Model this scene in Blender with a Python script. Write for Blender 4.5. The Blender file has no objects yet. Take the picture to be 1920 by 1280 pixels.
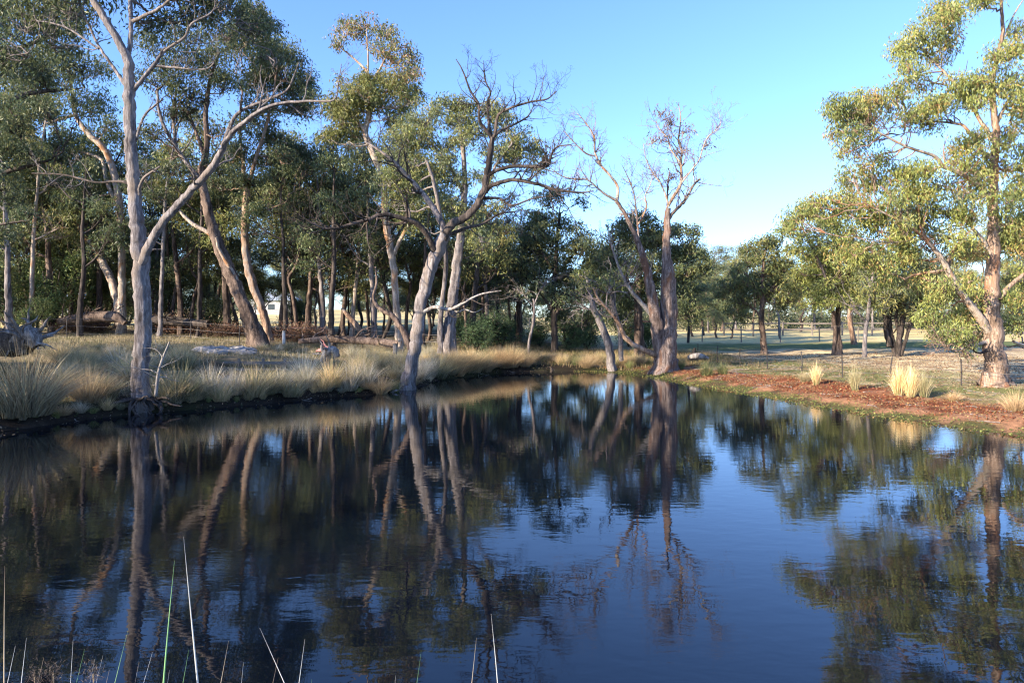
import bpy, math, numpy as np
from math import radians
sc = bpy.context.scene
R = np.random.default_rng(7)
# ------------------------------------------------------------------ camera, sky, sun, exposure
CAMH = 2.5
cd = bpy.data.cameras.new('camera'); cd.lens = 24; cd.sensor_width = 36
cd.shift_y = -40/1920; cd.clip_start = 0.1; cd.clip_end = 3000
cam = bpy.data.objects.new('camera', cd); sc.collection.objects.link(cam)
cam.location = (0, 0, CAMH); cam.rotation_euler = (radians(90), 0, 0); sc.camera = cam
SUN_EL, SUN_AZ = 20.0, 236.0
world = bpy.data.worlds.new('World'); sc.world = world; world.use_nodes = True
wn = world.node_tree
sky = wn.nodes.new('ShaderNodeTexSky'); sky.sky_type = 'NISHITA'; sky.sun_disc = False
sky.sun_elevation = radians(SUN_EL); sky.sun_rotation = radians(SUN_AZ)
sky.air_density = 1.0; sky.dust_density = 0.5; sky.ozone_density = 1.0
tint = wn.nodes.new('ShaderNodeMix'); tint.data_type = 'RGBA'; tint.blend_type = 'MULTIPLY'
tint.inputs[0].default_value = 1.0; tint.inputs[7].default_value = (0.72, .965, 1.5, 1)
wn.links.new(sky.outputs[0], tint.inputs[6])
wn.links.new(tint.outputs[2], wn.nodes['Background'].inputs[0])
wn.nodes['Background'].inputs[1].default_value = 0.099
sl = bpy.data.lights.new('sun', 'SUN'); sl.energy = 5.0; sl.angle = radians(0.55); sl.color = (1.0, 0.84, 0.64)
so = bpy.data.objects.new('sun', sl); sc.collection.objects.link(so)
_e, _a = radians(SUN_EL), radians(SUN_AZ)
TOSUN = np.array([math.sin(_a)*math.cos(_e), math.cos(_a)*math.cos(_e), math.sin(_e)])
from mathutils import Vector
so.rotation_euler = Vector(TOSUN).to_track_quat('Z', 'Y').to_euler(); so.location = (-20, -20, 30)
sc.view_settings.view_transform = 'Standard'; sc.view_settings.look = 'None'
sc.view_settings.exposure = 1.6; sc.view_settings.gamma = 1.0
sc.view_settings.use_curve_mapping = False
sc.cycles.filter_width = 1.2; sc.cycles.max_bounces = 8; sc.cycles.transparent_max_bounces = 8

# ------------------------------------------------------------------ helpers
def col_(name='scene'):
    return sc.collection
def W(px, py, D):
    "point at depth D seen at pixel px,py of the 1920x1280 photograph"
    return np.array([(px-960)/1280*D, D, CAMH-(py-600)/1280*D])
def ss(x): x = np.clip(x, 0, 1); return x*x*(3-2*x)

def mesh_obj(name, V, Q, mat, parent=None, col=None, smooth=True, loc=None):
    V = np.asarray(V, np.float32).reshape(-1, 3); Q = np.asarray(Q, np.int32)
    if parent is not None and loc is None: loc = parent['_loc']
    if loc is not None: V = V - np.asarray(loc, np.float32)
    me = bpy.data.meshes.new(name)
    n, k = Q.shape
    me.vertices.add(len(V)); me.vertices.foreach_set('co', V.ravel())
    me.loops.add(n*k); me.loops.foreach_set('vertex_index', Q.ravel())
    me.polygons.add(n); me.polygons.foreach_set('loop_start', np.arange(n, dtype=np.int32)*k)
    me.polygons.foreach_set('use_smooth', np.full(n, smooth))
    if col is not None:
        c = np.ones((len(V), 4), np.float32); c[:, :3] = col
        a = me.color_attributes.new('tint', 'FLOAT_COLOR', 'POINT'); a.data.foreach_set('color', c.ravel())
    me.materials.append(mat); me.update(calc_edges=True)
    o = bpy.data.objects.new(name, me); sc.collection.objects.link(o)
    if parent is not None: o.parent = parent
    elif loc is not None: o.location = loc
    return o

def thing(name, label, cat, loc, group=None):
    o = bpy.data.objects.new(name, None); sc.collection.objects.link(o)
    o.empty_display_size = 0.3
    o.location = loc; o['_loc'] = [float(v) for v in loc]
    o['label'] = label; o['category'] = cat
    if group: o['group'] = group
    return o
def tag(o, label, cat, group=None):
    o['label'] = label; o['category'] = cat
    if group: o['group'] = group
    return o
def kind(o, k): o['kind'] = k; return o

class MB:
    def __init__(s): s.V = []; s.Q = []; s.C = []; s.n = 0
    def add(s, V, Q, C=None):
        V = np.asarray(V, float).reshape(-1, 3)
        s.V.append(V); s.Q.append(np.asarray(Q)+s.n); s.n += len(V)
        if C is not None:
            C = np.asarray(C, float); s.C.append(np.broadcast_to(C, (len(V), 3)) if C.ndim == 1 else C)
    def build(s, name, mat, parent=None, **k):
        col = np.vstack(s.C) if s.C else None
        return mesh_obj(name, np.vstack(s.V), np.vstack(s.Q), mat, parent, col=col, **k)

def box_vq(c, h, rz=0, taper=1.0):
    v = np.array([[x, y, z] for z in (-1, 1) for x, y in ((-1, -1), (1, -1), (1, 1), (-1, 1))], float)
    v[4:, :2] *= taper; v *= np.asarray(h, float)
    a = rz; r = np.array([[math.cos(a), -math.sin(a), 0], [math.sin(a), math.cos(a), 0], [0, 0, 1]])
    v = v@r.T + np.asarray(c, float)
    q = [[0, 3, 2, 1], [4, 5, 6, 7], [0, 1, 5, 4], [1, 2, 6, 5], [2, 3, 7, 6], [3, 0, 4, 7]]
    return v, np.array(q)

def norm(a): return a/np.maximum(np.linalg.norm(a, axis=-1, keepdims=True), 1e-9)

def tubes(P, rad, sides=4):
    "P (M,K,3) paths, rad (M,K) -> verts, quads"
    P = np.asarray(P, float); M, K, _ = P.shape
    d = norm(P[:, -1]-P[:, 0]); a = np.where(np.abs(d[:, 2:3]) < .8, [[0, 0, 1.]], [[1., 0, 0]])
    u = norm(np.cross(d, a)); w = np.cross(d, u)
    th = np.arange(sides)/sides*2*math.pi
    ring = np.cos(th)[None, None, :, None]*u[:, None, None, :] + np.sin(th)[None, None, :, None]*w[:, None, None, :]
    V = P[:, :, None, :] + ring*np.asarray(rad)[:, :, None, None]
    i = np.arange(M)[:, None, None]*K*sides; k = np.arange(K-1)[None, :, None]*sides; s_ = np.arange(sides)[None, None, :]
    s2 = (s_+1) % sides
    q = np.stack([i+k+s_, i+k+s2, i+k+sides+s2, i+k+sides+s_], -1).reshape(-1, 4)
    return V.reshape(-1, 3), q

def catmull(P, R_, step):
    P = np.asarray(P, float); R_ = np.asarray(R_, float)
    if len(P) < 2: return P, R_
    E = np.vstack([2*P[0]-P[1], P, 2*P[-1]-P[-2]]); out = []; ro = []
    for i in range(len(P)-1):
        n = max(2, int(np.linalg.norm(P[i+1]-P[i])/step)+1); t = np.arange(n)/n
        p0, p1, p2, p3 = E[i:i+4]; t_ = t[:, None]
        out.append(.5*((2*p1)+(p2-p0)*t_+(2*p0-5*p1+4*p2-p3)*t_**2+(3*p1-p0-3*p2+p3)*t_**3))
        ro.append(R_[i]*(1-t)+R_[i+1]*t)
    out.append(P[-1:]); ro.append(R_[-1:])
    return np.vstack(out), np.concatenate(ro)

def limb_vq(P, rad, sides=14, rough=.08, seed=0, flute=0.0):
    "one curved limb with parallel-transported rings and bark lumps"
    K = len(P); T = norm(np.gradient(P, axis=0))
    u = np.zeros((K, 3)); a = np.array([0, 1., 0]) if abs(T[0][1]) < .8 else np.array([1., 0, 0])
    u[0] = norm(np.cross(T[0], a))
    for k in range(1, K):
        v = u[k-1]-T[k]*np.dot(u[k-1], T[k]); u[k] = v/max(np.linalg.norm(v), 1e-9)
    w = np.cross(T, u); th = np.arange(sides)/sides*2*math.pi
    r = np.random.default_rng(seed); L = np.concatenate([[0], np.cumsum(np.linalg.norm(np.diff(P, axis=0), axis=1))])
    m = np.ones((K, sides))
    for j in range(5):
        m += rough*.6*np.sin((j+1)*th[None, :]+r.uniform(0, 6)+L[:, None]*r.uniform(-1.5, 1.5))*r.uniform(.3, 1)
    m += rough*.22*np.sin(L[:, None]*r.uniform(2, 4)+r.uniform(0, 6))*1.0
    m += rough*.5*r.normal(size=(1, sides))+rough*.3*r.normal(size=(K, sides))
    if flute: m += flute*np.cos(7*th[None, :]+.7*L[:, None])*np.exp(-L[:, None]*1.2)+flute*.7*np.exp(-L[:, None]*1.6)
    rr = rad[:, None]*m
    V = P[:, None]+(np.cos(th)[None, :, None]*u[:, None]+np.sin(th)[None, :, None]*w[:, None])*rr[..., None]
    k = np.arange(K-1)[:, None]*sides; s_ = np.arange(sides)[None]; s2 = (s_+1) % sides
    return V.reshape(-1, 3), np.stack([k+s_, k+s2, k+sides+s2, k+sides+s_], -1).reshape(-1, 4)

def gnarl(S, D, L, r0, K=7, wob=.35, up=.0, rng=R, tip=.25):
    "batch of crooked paths from S along D of length L"
    M = len(S); P = np.zeros((M, K, 3)); P[:, 0] = S; d = norm(D)
    for k in range(1, K):
        d = norm(d+rng.normal(size=(M, 3))*wob+np.array([0, 0, up]))
        P[:, k] = P[:, k-1]+d*(L/(K-1))[:, None]
    rad = r0[:, None]*np.linspace(1, tip, K)[None]
    return P, rad

def children(P, rad, n, lratio, wob, up, rng, tmin=.25, spread=.9, Lp=None, K=6):
    M, K0, _ = P.shape
    if Lp is None: Lp = np.linalg.norm(np.diff(P, axis=1), axis=2).sum(1)
    i = np.repeat(np.arange(M), n); t = rng.uniform(tmin, .98, len(i))*(K0-1); k = np.minimum(t.astype(int), K0-2); f = (t-k)[:, None]
    S = P[i, k]*(1-f)+P[i, k+1]*f; T = norm(P[i, k+1]-P[i, k])
    r = (rad[i, k]*(1-f[:, 0])+rad[i, k+1]*f[:, 0])
    side = norm(np.cross(T, rng.normal(size=T.shape)))
    D = norm(T*(1-spread*.5)+side*spread)
    L = Lp[i]*lratio*rng.uniform(.5, 1.2, len(i))*(1.15-t/(K0-1)*.5)
    return gnarl(S, D, L, r*.62, K, wob, up, rng), L

def leaf_vq(P, L, Wd, rng, droop=1.0, spread=.75):
    n = len(P); d = rng.normal(size=(n, 3))*spread; d[:, 2] = d[:, 2]*.6-droop; d = norm(d)
    s = norm(np.cross(d, rng.normal(size=(n, 3))))*(Wd*rng.uniform(.6, 1.2, n)/2)[:, None]
    l = (L*rng.uniform(.6, 1.25, n))[:, None]
    bow = norm(np.cross(d, s))*l*.12
    V = np.stack([P, P+d*l*.4+s+bow, P+d*l, P+d*l*.4-s+bow], 1).reshape(-1, 3)
    return V, np.arange(n*4).reshape(-1, 4)

# ------------------------------------------------------------------ materials
def nodes(name):
    m = bpy.data.materials.new(name); m.use_nodes = True; nt = m.node_tree
    return m, nt, nt.nodes['Principled BSDF']
def N(nt, t, **k):
    n = nt.nodes.new(t)
    for a, b in k.items():
        if a.startswith('i'): n.inputs[int(a[1:])].default_value = b
        else: setattr(n, a, b)
    return n
def ramp(nt, fac, stops):
    r = N(nt, 'ShaderNodeValToRGB'); e = r.color_ramp.elements
    while len(e) < len(stops): e.new(.5)
    for x, (p, c) in zip(e, stops): x.position = p; x.color = (*c, 1)
    nt.links.new(fac, r.inputs[0]); return r.outputs[0]
def noise(nt, vec, scale, detail=4, rough=.6, dist=0):
    n = N(nt, 'ShaderNodeTexNoise'); n.inputs['Scale'].default_value = scale; n.inputs['Detail'].default_value = detail
    n.inputs['Roughness'].default_value = rough; n.inputs['Distortion'].default_value = dist
    if vec is not None: nt.links.new(vec, n.inputs['Vector'])
    return n.outputs['Fac']
def mapping(nt, scale):
    tc = N(nt, 'ShaderNodeTexCoord'); mp = N(nt, 'ShaderNodeMapping'); mp.inputs['Scale'].default_value = scale
    nt.links.new(tc.outputs['Object'], mp.inputs['Vector']); return mp.outputs[0]

def bark(name, dark, mid, light, patch=None, stretch=.13, bump=.5):
    m, nt, b = nodes(name)
    dark, mid, light = [tuple(q*k for q in c_) for c_, k in ((dark, .5), (mid, .62), (light, .8))]
    if patch: patch = tuple(q*.7 for q in patch)
    v = mapping(nt, (1, 1, stretch))
    n1 = noise(nt, v, 14, 9, .75, .6); n2 = noise(nt, mapping(nt, (1, 1, .35)), 1.6, 4, .6, .8)
    add = N(nt, 'ShaderNodeMath', operation='MULTIPLY_ADD', i1=.62); nt.links.new(n1, add.inputs[0])
    m2 = N(nt, 'ShaderNodeMath', operation='MULTIPLY', i1=.42); nt.links.new(n2, m2.inputs[0]); nt.links.new(m2.outputs[0], add.inputs[2])
    c = ramp(nt, add.outputs[0], [(.40, dark), (.5, mid), (.61, light)])
    if patch is not None:
        f = ramp(nt, n2, [(.5, (0, 0, 0)), (.6, (1, 1, 1))]); mx = N(nt, 'ShaderNodeMix', data_type='RGBA')
        nt.links.new(f, mx.inputs[0]); nt.links.new(c, mx.inputs[6])
        pc = ramp(nt, n1, [(.35, tuple(x*.5 for x in patch)), (.65, patch)]); nt.links.new(pc, mx.inputs[7]); c = mx.outputs[2]
    nt.links.new(c, b.inputs['Base Color']); b.inputs['Roughness'].default_value = .85; b.inputs['Specular IOR Level'].default_value = .25
    bp = N(nt, 'ShaderNodeBump'); bp.inputs['Strength'].default_value = bump; bp.inputs['Distance'].default_value = .05
    nt.links.new(n1, bp.inputs['Height']); nt.links.new(bp.outputs[0], b.inputs['Normal'])
    return m

def leafmat(name, trans=.36, rough=.45, mul=(1, 1, 1), vary=.15, warm=.0):
    m, nt, b = nodes(name)
    a = N(nt, 'ShaderNodeAttribute', attribute_name='tint')
    mx = N(nt, 'ShaderNodeMix', data_type='RGBA', blend_type='MULTIPLY', i0=1.0); mx.inputs[7].default_value = (*mul, 1)
    oi = N(nt, 'ShaderNodeObjectInfo'); vc = ramp(nt, oi.outputs['Random'], [(0, (1-vary-warm, 1-vary, 1-vary)), (.5, (1, 1, 1)), (1, (1+vary+warm, 1+vary, 1+vary-warm))])
    m0 = N(nt, 'ShaderNodeMix', data_type='RGBA', blend_type='MULTIPLY', i0=1.0); nt.links.new(a.outputs['Color'], m0.inputs[6]); nt.links.new(vc, m0.inputs[7])
    nt.links.new(m0.outputs[2], mx.inputs[6])
    nt.links.new(mx.outputs[2], b.inputs['Base Color']); b.inputs['Roughness'].default_value = rough
    b.inputs['Specular IOR Level'].default_value = .35
    if trans:
        t = N(nt, 'ShaderNodeBsdfTranslucent'); nt.links.new(mx.outputs[2], t.inputs[0])
        x = N(nt, 'ShaderNodeMixShader', i0=trans); nt.links.new(b.outputs[0], x.inputs[1]); nt.links.new(t.outputs[0], x.inputs[2])
        nt.links.new(x.outputs[0], nt.nodes['Material Output'].inputs[0])
    return m

def plain(name, c, rough=.8, metal=0, var=.25, scale=6):
    m, nt, b = nodes(name)
    f = noise(nt, mapping(nt, (1, 1, 1)), scale, 5)
    o = ramp(nt, f, [(.3, tuple(x*(1-var) for x in c)), (.7, tuple(min(1, x*(1+var)) for x in c))])
    nt.links.new(o, b.inputs['Base Color']); b.inputs['Roughness'].default_value = rough; b.inputs['Metallic'].default_value = metal
    return m

M_grey = bark('bark_grey', (.075, .06, .058), (.22, .195, .195), (.44, .405, .40), patch=(.34, .28, .24), bump=.9)
M_brown = bark('bark_brown', (.035, .024, .018), (.12, .085, .07), (.27, .20, .16))
M_dark = bark('bark_dark', (.02, .017, .016), (.06, .048, .042), (.15, .12, .105))
M_pale = bark('bark_pale', (.22, .16, .12), (.48, .40, .33), (.66, .58, .50), patch=(.50, .27, .14), bump=.25)
M_orange = bark('bark_orange', (.10, .055, .04), (.34, .22, .15), (.54, .40, .29), patch=(.42, .37, .34), bump=.35)
M_old = bark('bark_old', (.05, .035, .03), (.20, .15, .135), (.42, .36, .33), patch=(.27, .15, .10), bump=.9)
M_big = bark('bark_big', (.09, .06, .045), (.34, .24, .18), (.58, .45, .36), patch=(.44, .22, .12), bump=.8)
M_twig = bark('bark_twig', (.10, .08, .075), (.28, .22, .20), (.42, .35, .32), bump=.1)
M_driftd = bark('weathered_root', (.07, .06, .055), (.25, .22, .20), (.48, .44, .41), bump=.6)
M_drift = bark('weathered_wood', (.12, .10, .09), (.34, .31, .29), (.55, .52, .49), bump=.4)
M_leaf = leafmat('leaves', .38)
M_leafR = leafmat('leaves_glossy', .34, .38)
M_grass = leafmat('dry_blades', .35, .6, vary=.36, warm=.08)
M_far = leafmat('far_leaves', .35, .6, vary=.28, warm=.04)

# ------------------------------------------------------------------ pond outline and terrain
POND = [(-11.4, 15.2), (-11.0, 16.4), (-9.9, 18.3), (-8.5, 19.4), (-6.1, 21.6), (-4.1, 23.7), (-2.7, 28.6), (-1.2, 31), (.5, 32.8), (3.6, 33.2),
        (5.6, 31.4), (6.9, 27), (7.9, 23.6), (8.7, 20.7), (9.3, 18.6), (9.8, 17), (10.4, 15.8), (11, 14.7), (12.5, 12), (13.5, 8), (12, 4), (7, 1.9), (0, 1.7), (-6, 1.9), (-11, 3.5), (-14, 7), (-13.5, 11.5)]
_pp = np.array([(x, y, 0) for x, y in POND+POND[:1]], float)
PO = catmull(_pp, np.ones(len(_pp)), .8)[0][:, :2]
PO = PO[:-1]
def sdist(X, Y):
    X = np.atleast_1d(np.asarray(X, float)).ravel(); Y = np.atleast_1d(np.asarray(Y, float)).ravel()
    A = PO; B = np.roll(PO, -1, 0); out = np.empty(len(X))
    for s in range(0, len(X), 20000):
        x = X[s:s+20000, None]; y = Y[s:s+20000, None]
        ab = B-A; ap0 = x-A[:, 0]; ap1 = y-A[:, 1]
        t = np.clip((ap0*ab[:, 0]+ap1*ab[:, 1])/(ab**2).sum(1), 0, 1)
        d = np.hypot(ap0-t*ab[:, 0], ap1-t*ab[:, 1]).min(1)
        c = ((A[:, 1] > y) != (B[:, 1] > y)) & (x < (B[:, 0]-A[:, 0])*(y-A[:, 1])/np.where(B[:, 1] == A[:, 1], 1e-9, B[:, 1]-A[:, 1])+A[:, 0])
        out[s:s+20000] = np.where(c.sum(1) % 2 == 1, -d, d)
    return out
_tab = np.random.default_rng(3).random((256, 256))
def vnoise(x, y):
    xi = np.floor(x).astype(int); yi = np.floor(y).astype(int); fx = ss(x-xi); fy = ss(y-yi)
    g = lambda a, b: _tab[a % 256, b % 256]
    return (g(xi, yi)*(1-fx)+g(xi+1, yi)*fx)*(1-fy)+(g(xi, yi+1)*(1-fx)+g(xi+1, yi+1)*fx)*fy
def fbm(x, y, o=4):
    s = 0; a = .5
    for i in range(o): s = s+a*vnoise(x*2**i+17*i, y*2**i+9*i); a *= .5
    return s/(1-.5**o)
def height(X, Y, sd=None):
    X = np.atleast_1d(np.asarray(X, float)).ravel(); Y = np.atleast_1d(np.asarray(Y, float)).ravel()
    if sd is None: sd = sdist(X, Y)
    wl = 1-ss((X+3)/9)
    sdn = sd+(fbm(X*1.3, Y*1.3, 3)-.5)*.7
    p = np.maximum(sdn, 0)
    left = .38*ss(p/.8)+1.5*(1-np.exp(-.07*np.maximum(p-.5, 0)))
    right = .10*ss(p/1.2)+.05*np.minimum(p, 3)+.8*(1-np.exp(-.035*np.maximum(p-2, 0)))
    far = np.hypot(X, Y)
    left = left+.020*np.clip(far-46, 0, 260)
    right = right+.009*np.clip(far-75, 0, 400)
    near = .9*ss(p/1.8)
    z = left*wl+right*(1-wl)
    wnr = 1-ss((Y-1)/6); z = z*(1-wnr)+near*wnr
    z = z+np.where(p > 0, 1, 0)*np.minimum(p, 2)/2*((fbm(X*.5, Y*.5, 3)-.5)*.22+(fbm(X*2.5, Y*2.5, 2)-.5)*.06)
    return np.where(sdn < 0, np.maximum(sdn*.45, -1.3), z)
def gz(x, y): return float(height(x, y)[0])
def ground_at(px, py):
    D = np.geomspace(6, 400, 700); P = np.array([(px-960)/1280*D, D, CAMH-(py-600)/1280*D]); h = height(P[0], P[1])
    i = np.argmax(P[2] < h); return np.array([P[0][i], P[1][i], h[i]])

def axis(lo, hi, step, far):
    c = list(np.arange(lo, hi, step)); s = step
    a = hi
    while a < far: c.append(a); s *= 1.09; a += s
    c.append(far); s = step; a = lo-step; l = []
    while a > -far: l.append(a); s *= 1.09; a -= s
    l.append(-far); return np.array(l[::-1]+c)
gx = axis(-24, 26, .16, 900); gy = axis(0, 46, .16, 900)
GX, GY = np.meshgrid(gx, gy); shp = GX.shape; X = GX.ravel(); Y = GY.ravel()
SD = sdist(X, Y); Z = height(X, Y, SD)
def lerp(a, b, t): return a*(1-t[:, None])+b*t[:, None]
def ground_col(X, Y, SD):
    c3 = lambda *a: np.array(a, float)[None]
    wl = 1-ss((X+1.5)/5); wl = np.where(Y > 31, 1-ss((X-4)/5), wl)
    n1 = fbm(X*.45+5, Y*.45); n2 = fbm(X*1.7, Y*1.7+3); n3 = fbm(X*.12, Y*.12+7)
    L = lerp(c3(.085, .065, .04), c3(.25, .20, .125), ss((n1-.35)*3.3)); L = lerp(L, c3(.06, .085, .03), ss((n2-.5)*5)*.7)
    mud = c3(.022, .017, .013)*(.6+2.2*n2[:, None]**2)+c3(.012, .02, .003)*ss((n1-.5)*6)[:, None]
    L = lerp(np.broadcast_to(mud, L.shape), L, ss((SD-.7+(n2-.5)*1.2)/.7))
    Rr = lerp(c3(.42, .33, .19), c3(.66, .54, .33), ss((n2-.35)*3.3)); Rr = lerp(Rr, c3(.22, .14, .10), ss((n1-.52)*5)*.55)
    green = c3(.135, .15, .045)
    gb = ss((SD-2.6)/1.2)*(1-ss((SD-7.6+(n1-.5)*6)/2.5))
    Rr = lerp(Rr, np.broadcast_to(green, Rr.shape), gb*ss((n2-.28)*4)*.9)
    far = np.hypot(X, Y)
    lawn = ss((Y-43)/3)*(1-ss((Y-52)/4))*ss((X-6)/8); Rr = lerp(Rr, c3(.085, .13, .04), lawn*.9)
    red = lerp(c3(.20, .065, .03), c3(.34, .18, .10), ss((n2-.4)*4))
    Rr = lerp(red, Rr, ss((SD-2.9+(n1-.5)*2.6)/1.4))
    n4 = fbm(X*3.5+2, Y*3.5); Rr = lerp(lerp(c3(.09, .065, .035), c3(.10, .105, .035), ss((n4-.4)*5)), Rr, ss((SD-.5+(n2-.5)*2.0)/.6))
    Cc = lerp(Rr, L, wl)
    field = lerp(c3(.62, .49, .22), c3(.70, .58, .28), n3)
    Cc = lerp(Cc, field, ss((far-50-6*n1)/8)*(1-lawn))
    Cc = lerp(Cc, c3(.03, .025, .018)*np.ones((len(X), 1)), 1-ss((SD+.25)/.35))
    return Cc
GC = ground_col(X, Y, SD)
ny, nx = shp; ii = (np.arange(ny-1)[:, None]*nx+np.arange(nx-1)[None]).ravel()
GQ = np.stack([ii, ii+1, ii+nx+1, ii+nx], 1)
mg, nt, b = nodes('ground')
a = N(nt, 'ShaderNodeAttribute', attribute_name='tint'); v = mapping(nt, (1, 1, 1))
f1 = noise(nt, v, 7, 8, .75); f2 = noise(nt, v, 45, 5, .7)
r1 = ramp(nt, f1, [(.3, (.55, .55, .55)), (.7, (1.35, 1.33, 1.3))]); r2 = ramp(nt, f2, [(.3, (.6, .6, .6)), (.7, (1.35, 1.35, 1.35))])
x1 = N(nt, 'ShaderNodeMix', data_type='RGBA', blend_type='MULTIPLY', i0=1.0); nt.links.new(a.outputs['Color'], x1.inputs[6]); nt.links.new(r1, x1.inputs[7])
x2 = N(nt, 'ShaderNodeMix', data_type='RGBA', blend_type='MULTIPLY', i0=.9); nt.links.new(x1.outputs[2], x2.inputs[6]); nt.links.new(r2, x2.inputs[7])
nt.links.new(x2.outputs[2], b.inputs['Base Color']); b.inputs['Roughness'].default_value = .95; b.inputs['Specular IOR Level'].default_value = .1
bp = N(nt, 'ShaderNodeBump'); bp.inputs['Strength'].default_value = .8; bp.inputs['Distance'].default_value = .06
nt.links.new(f1, bp.inputs['Height']); nt.links.new(bp.outputs[0], b.inputs['Normal'])
kind(mesh_obj('ground', np.stack([X, Y, Z], 1), GQ, mg, col=GC), 'structure')

# water
mw, nt, b = nodes('pond_water')
b.inputs['Base Color'].default_value = (.002, .004, .008, 1); b.inputs['Roughness'].default_value = .008
b.inputs['IOR'].default_value = 1.45; b.inputs['Specular IOR Level'].default_value = .5
tc = N(nt, 'ShaderNodeTexCoord')
def wmap(sx, sy, rz=0):
    mp = N(nt, 'ShaderNodeMapping'); mp.inputs['Scale'].default_value = (sx, sy, 1); mp.inputs['Rotation'].default_value = (0, 0, rz)
    nt.links.new(tc.outputs['Object'], mp.inputs['Vector']); return mp.outputs[0]
w1 = noise(nt, wmap(1.2, 2.6, .3), 2.2, 2, .5, .3); w2 = noise(nt, wmap(1.3, 3.4, .25), 9.0, 3, .55, .3)
patch = ramp(nt, noise(nt, wmap(1, 1.6, .2), .22, 3, .5), [(.42, (.12, .12, .12)), (.62, (1, 1, 1))])
mu = N(nt, 'ShaderNodeMath', operation='MULTIPLY'); nt.links.new(w2, mu.inputs[0]); nt.links.new(patch, mu.inputs[1])
b1 = N(nt, 'ShaderNodeBump'); b1.inputs['Strength'].default_value = 1; b1.inputs['Distance'].default_value = .0015; nt.links.new(w1, b1.inputs['Height'])
b2 = N(nt, 'ShaderNodeBump'); b2.inputs['Strength'].default_value = 1; b2.inputs['Distance'].default_value = .00045; nt.links.new(mu.outputs[0], b2.inputs['Height'])
nt.links.new(b1.outputs[0], b2.inputs['Normal']); nt.links.new(b2.outputs[0], b.inputs['Normal'])
kind(mesh_obj('pond_water', [(-18, 0, 0), (18, 0, 0), (18, 38, 0), (-18, 38, 0)], [[0, 1, 2, 3]], mw), 'structure')

# ------------------------------------------------------------------ trees
def jit(c, n, rng, amt=.22):
    return np.clip(np.asarray(c)[None]*(1+rng.normal(size=(n, 1))*amt)*(1+rng.normal(size=(n, 3))*.07), .004, .9)

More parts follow.
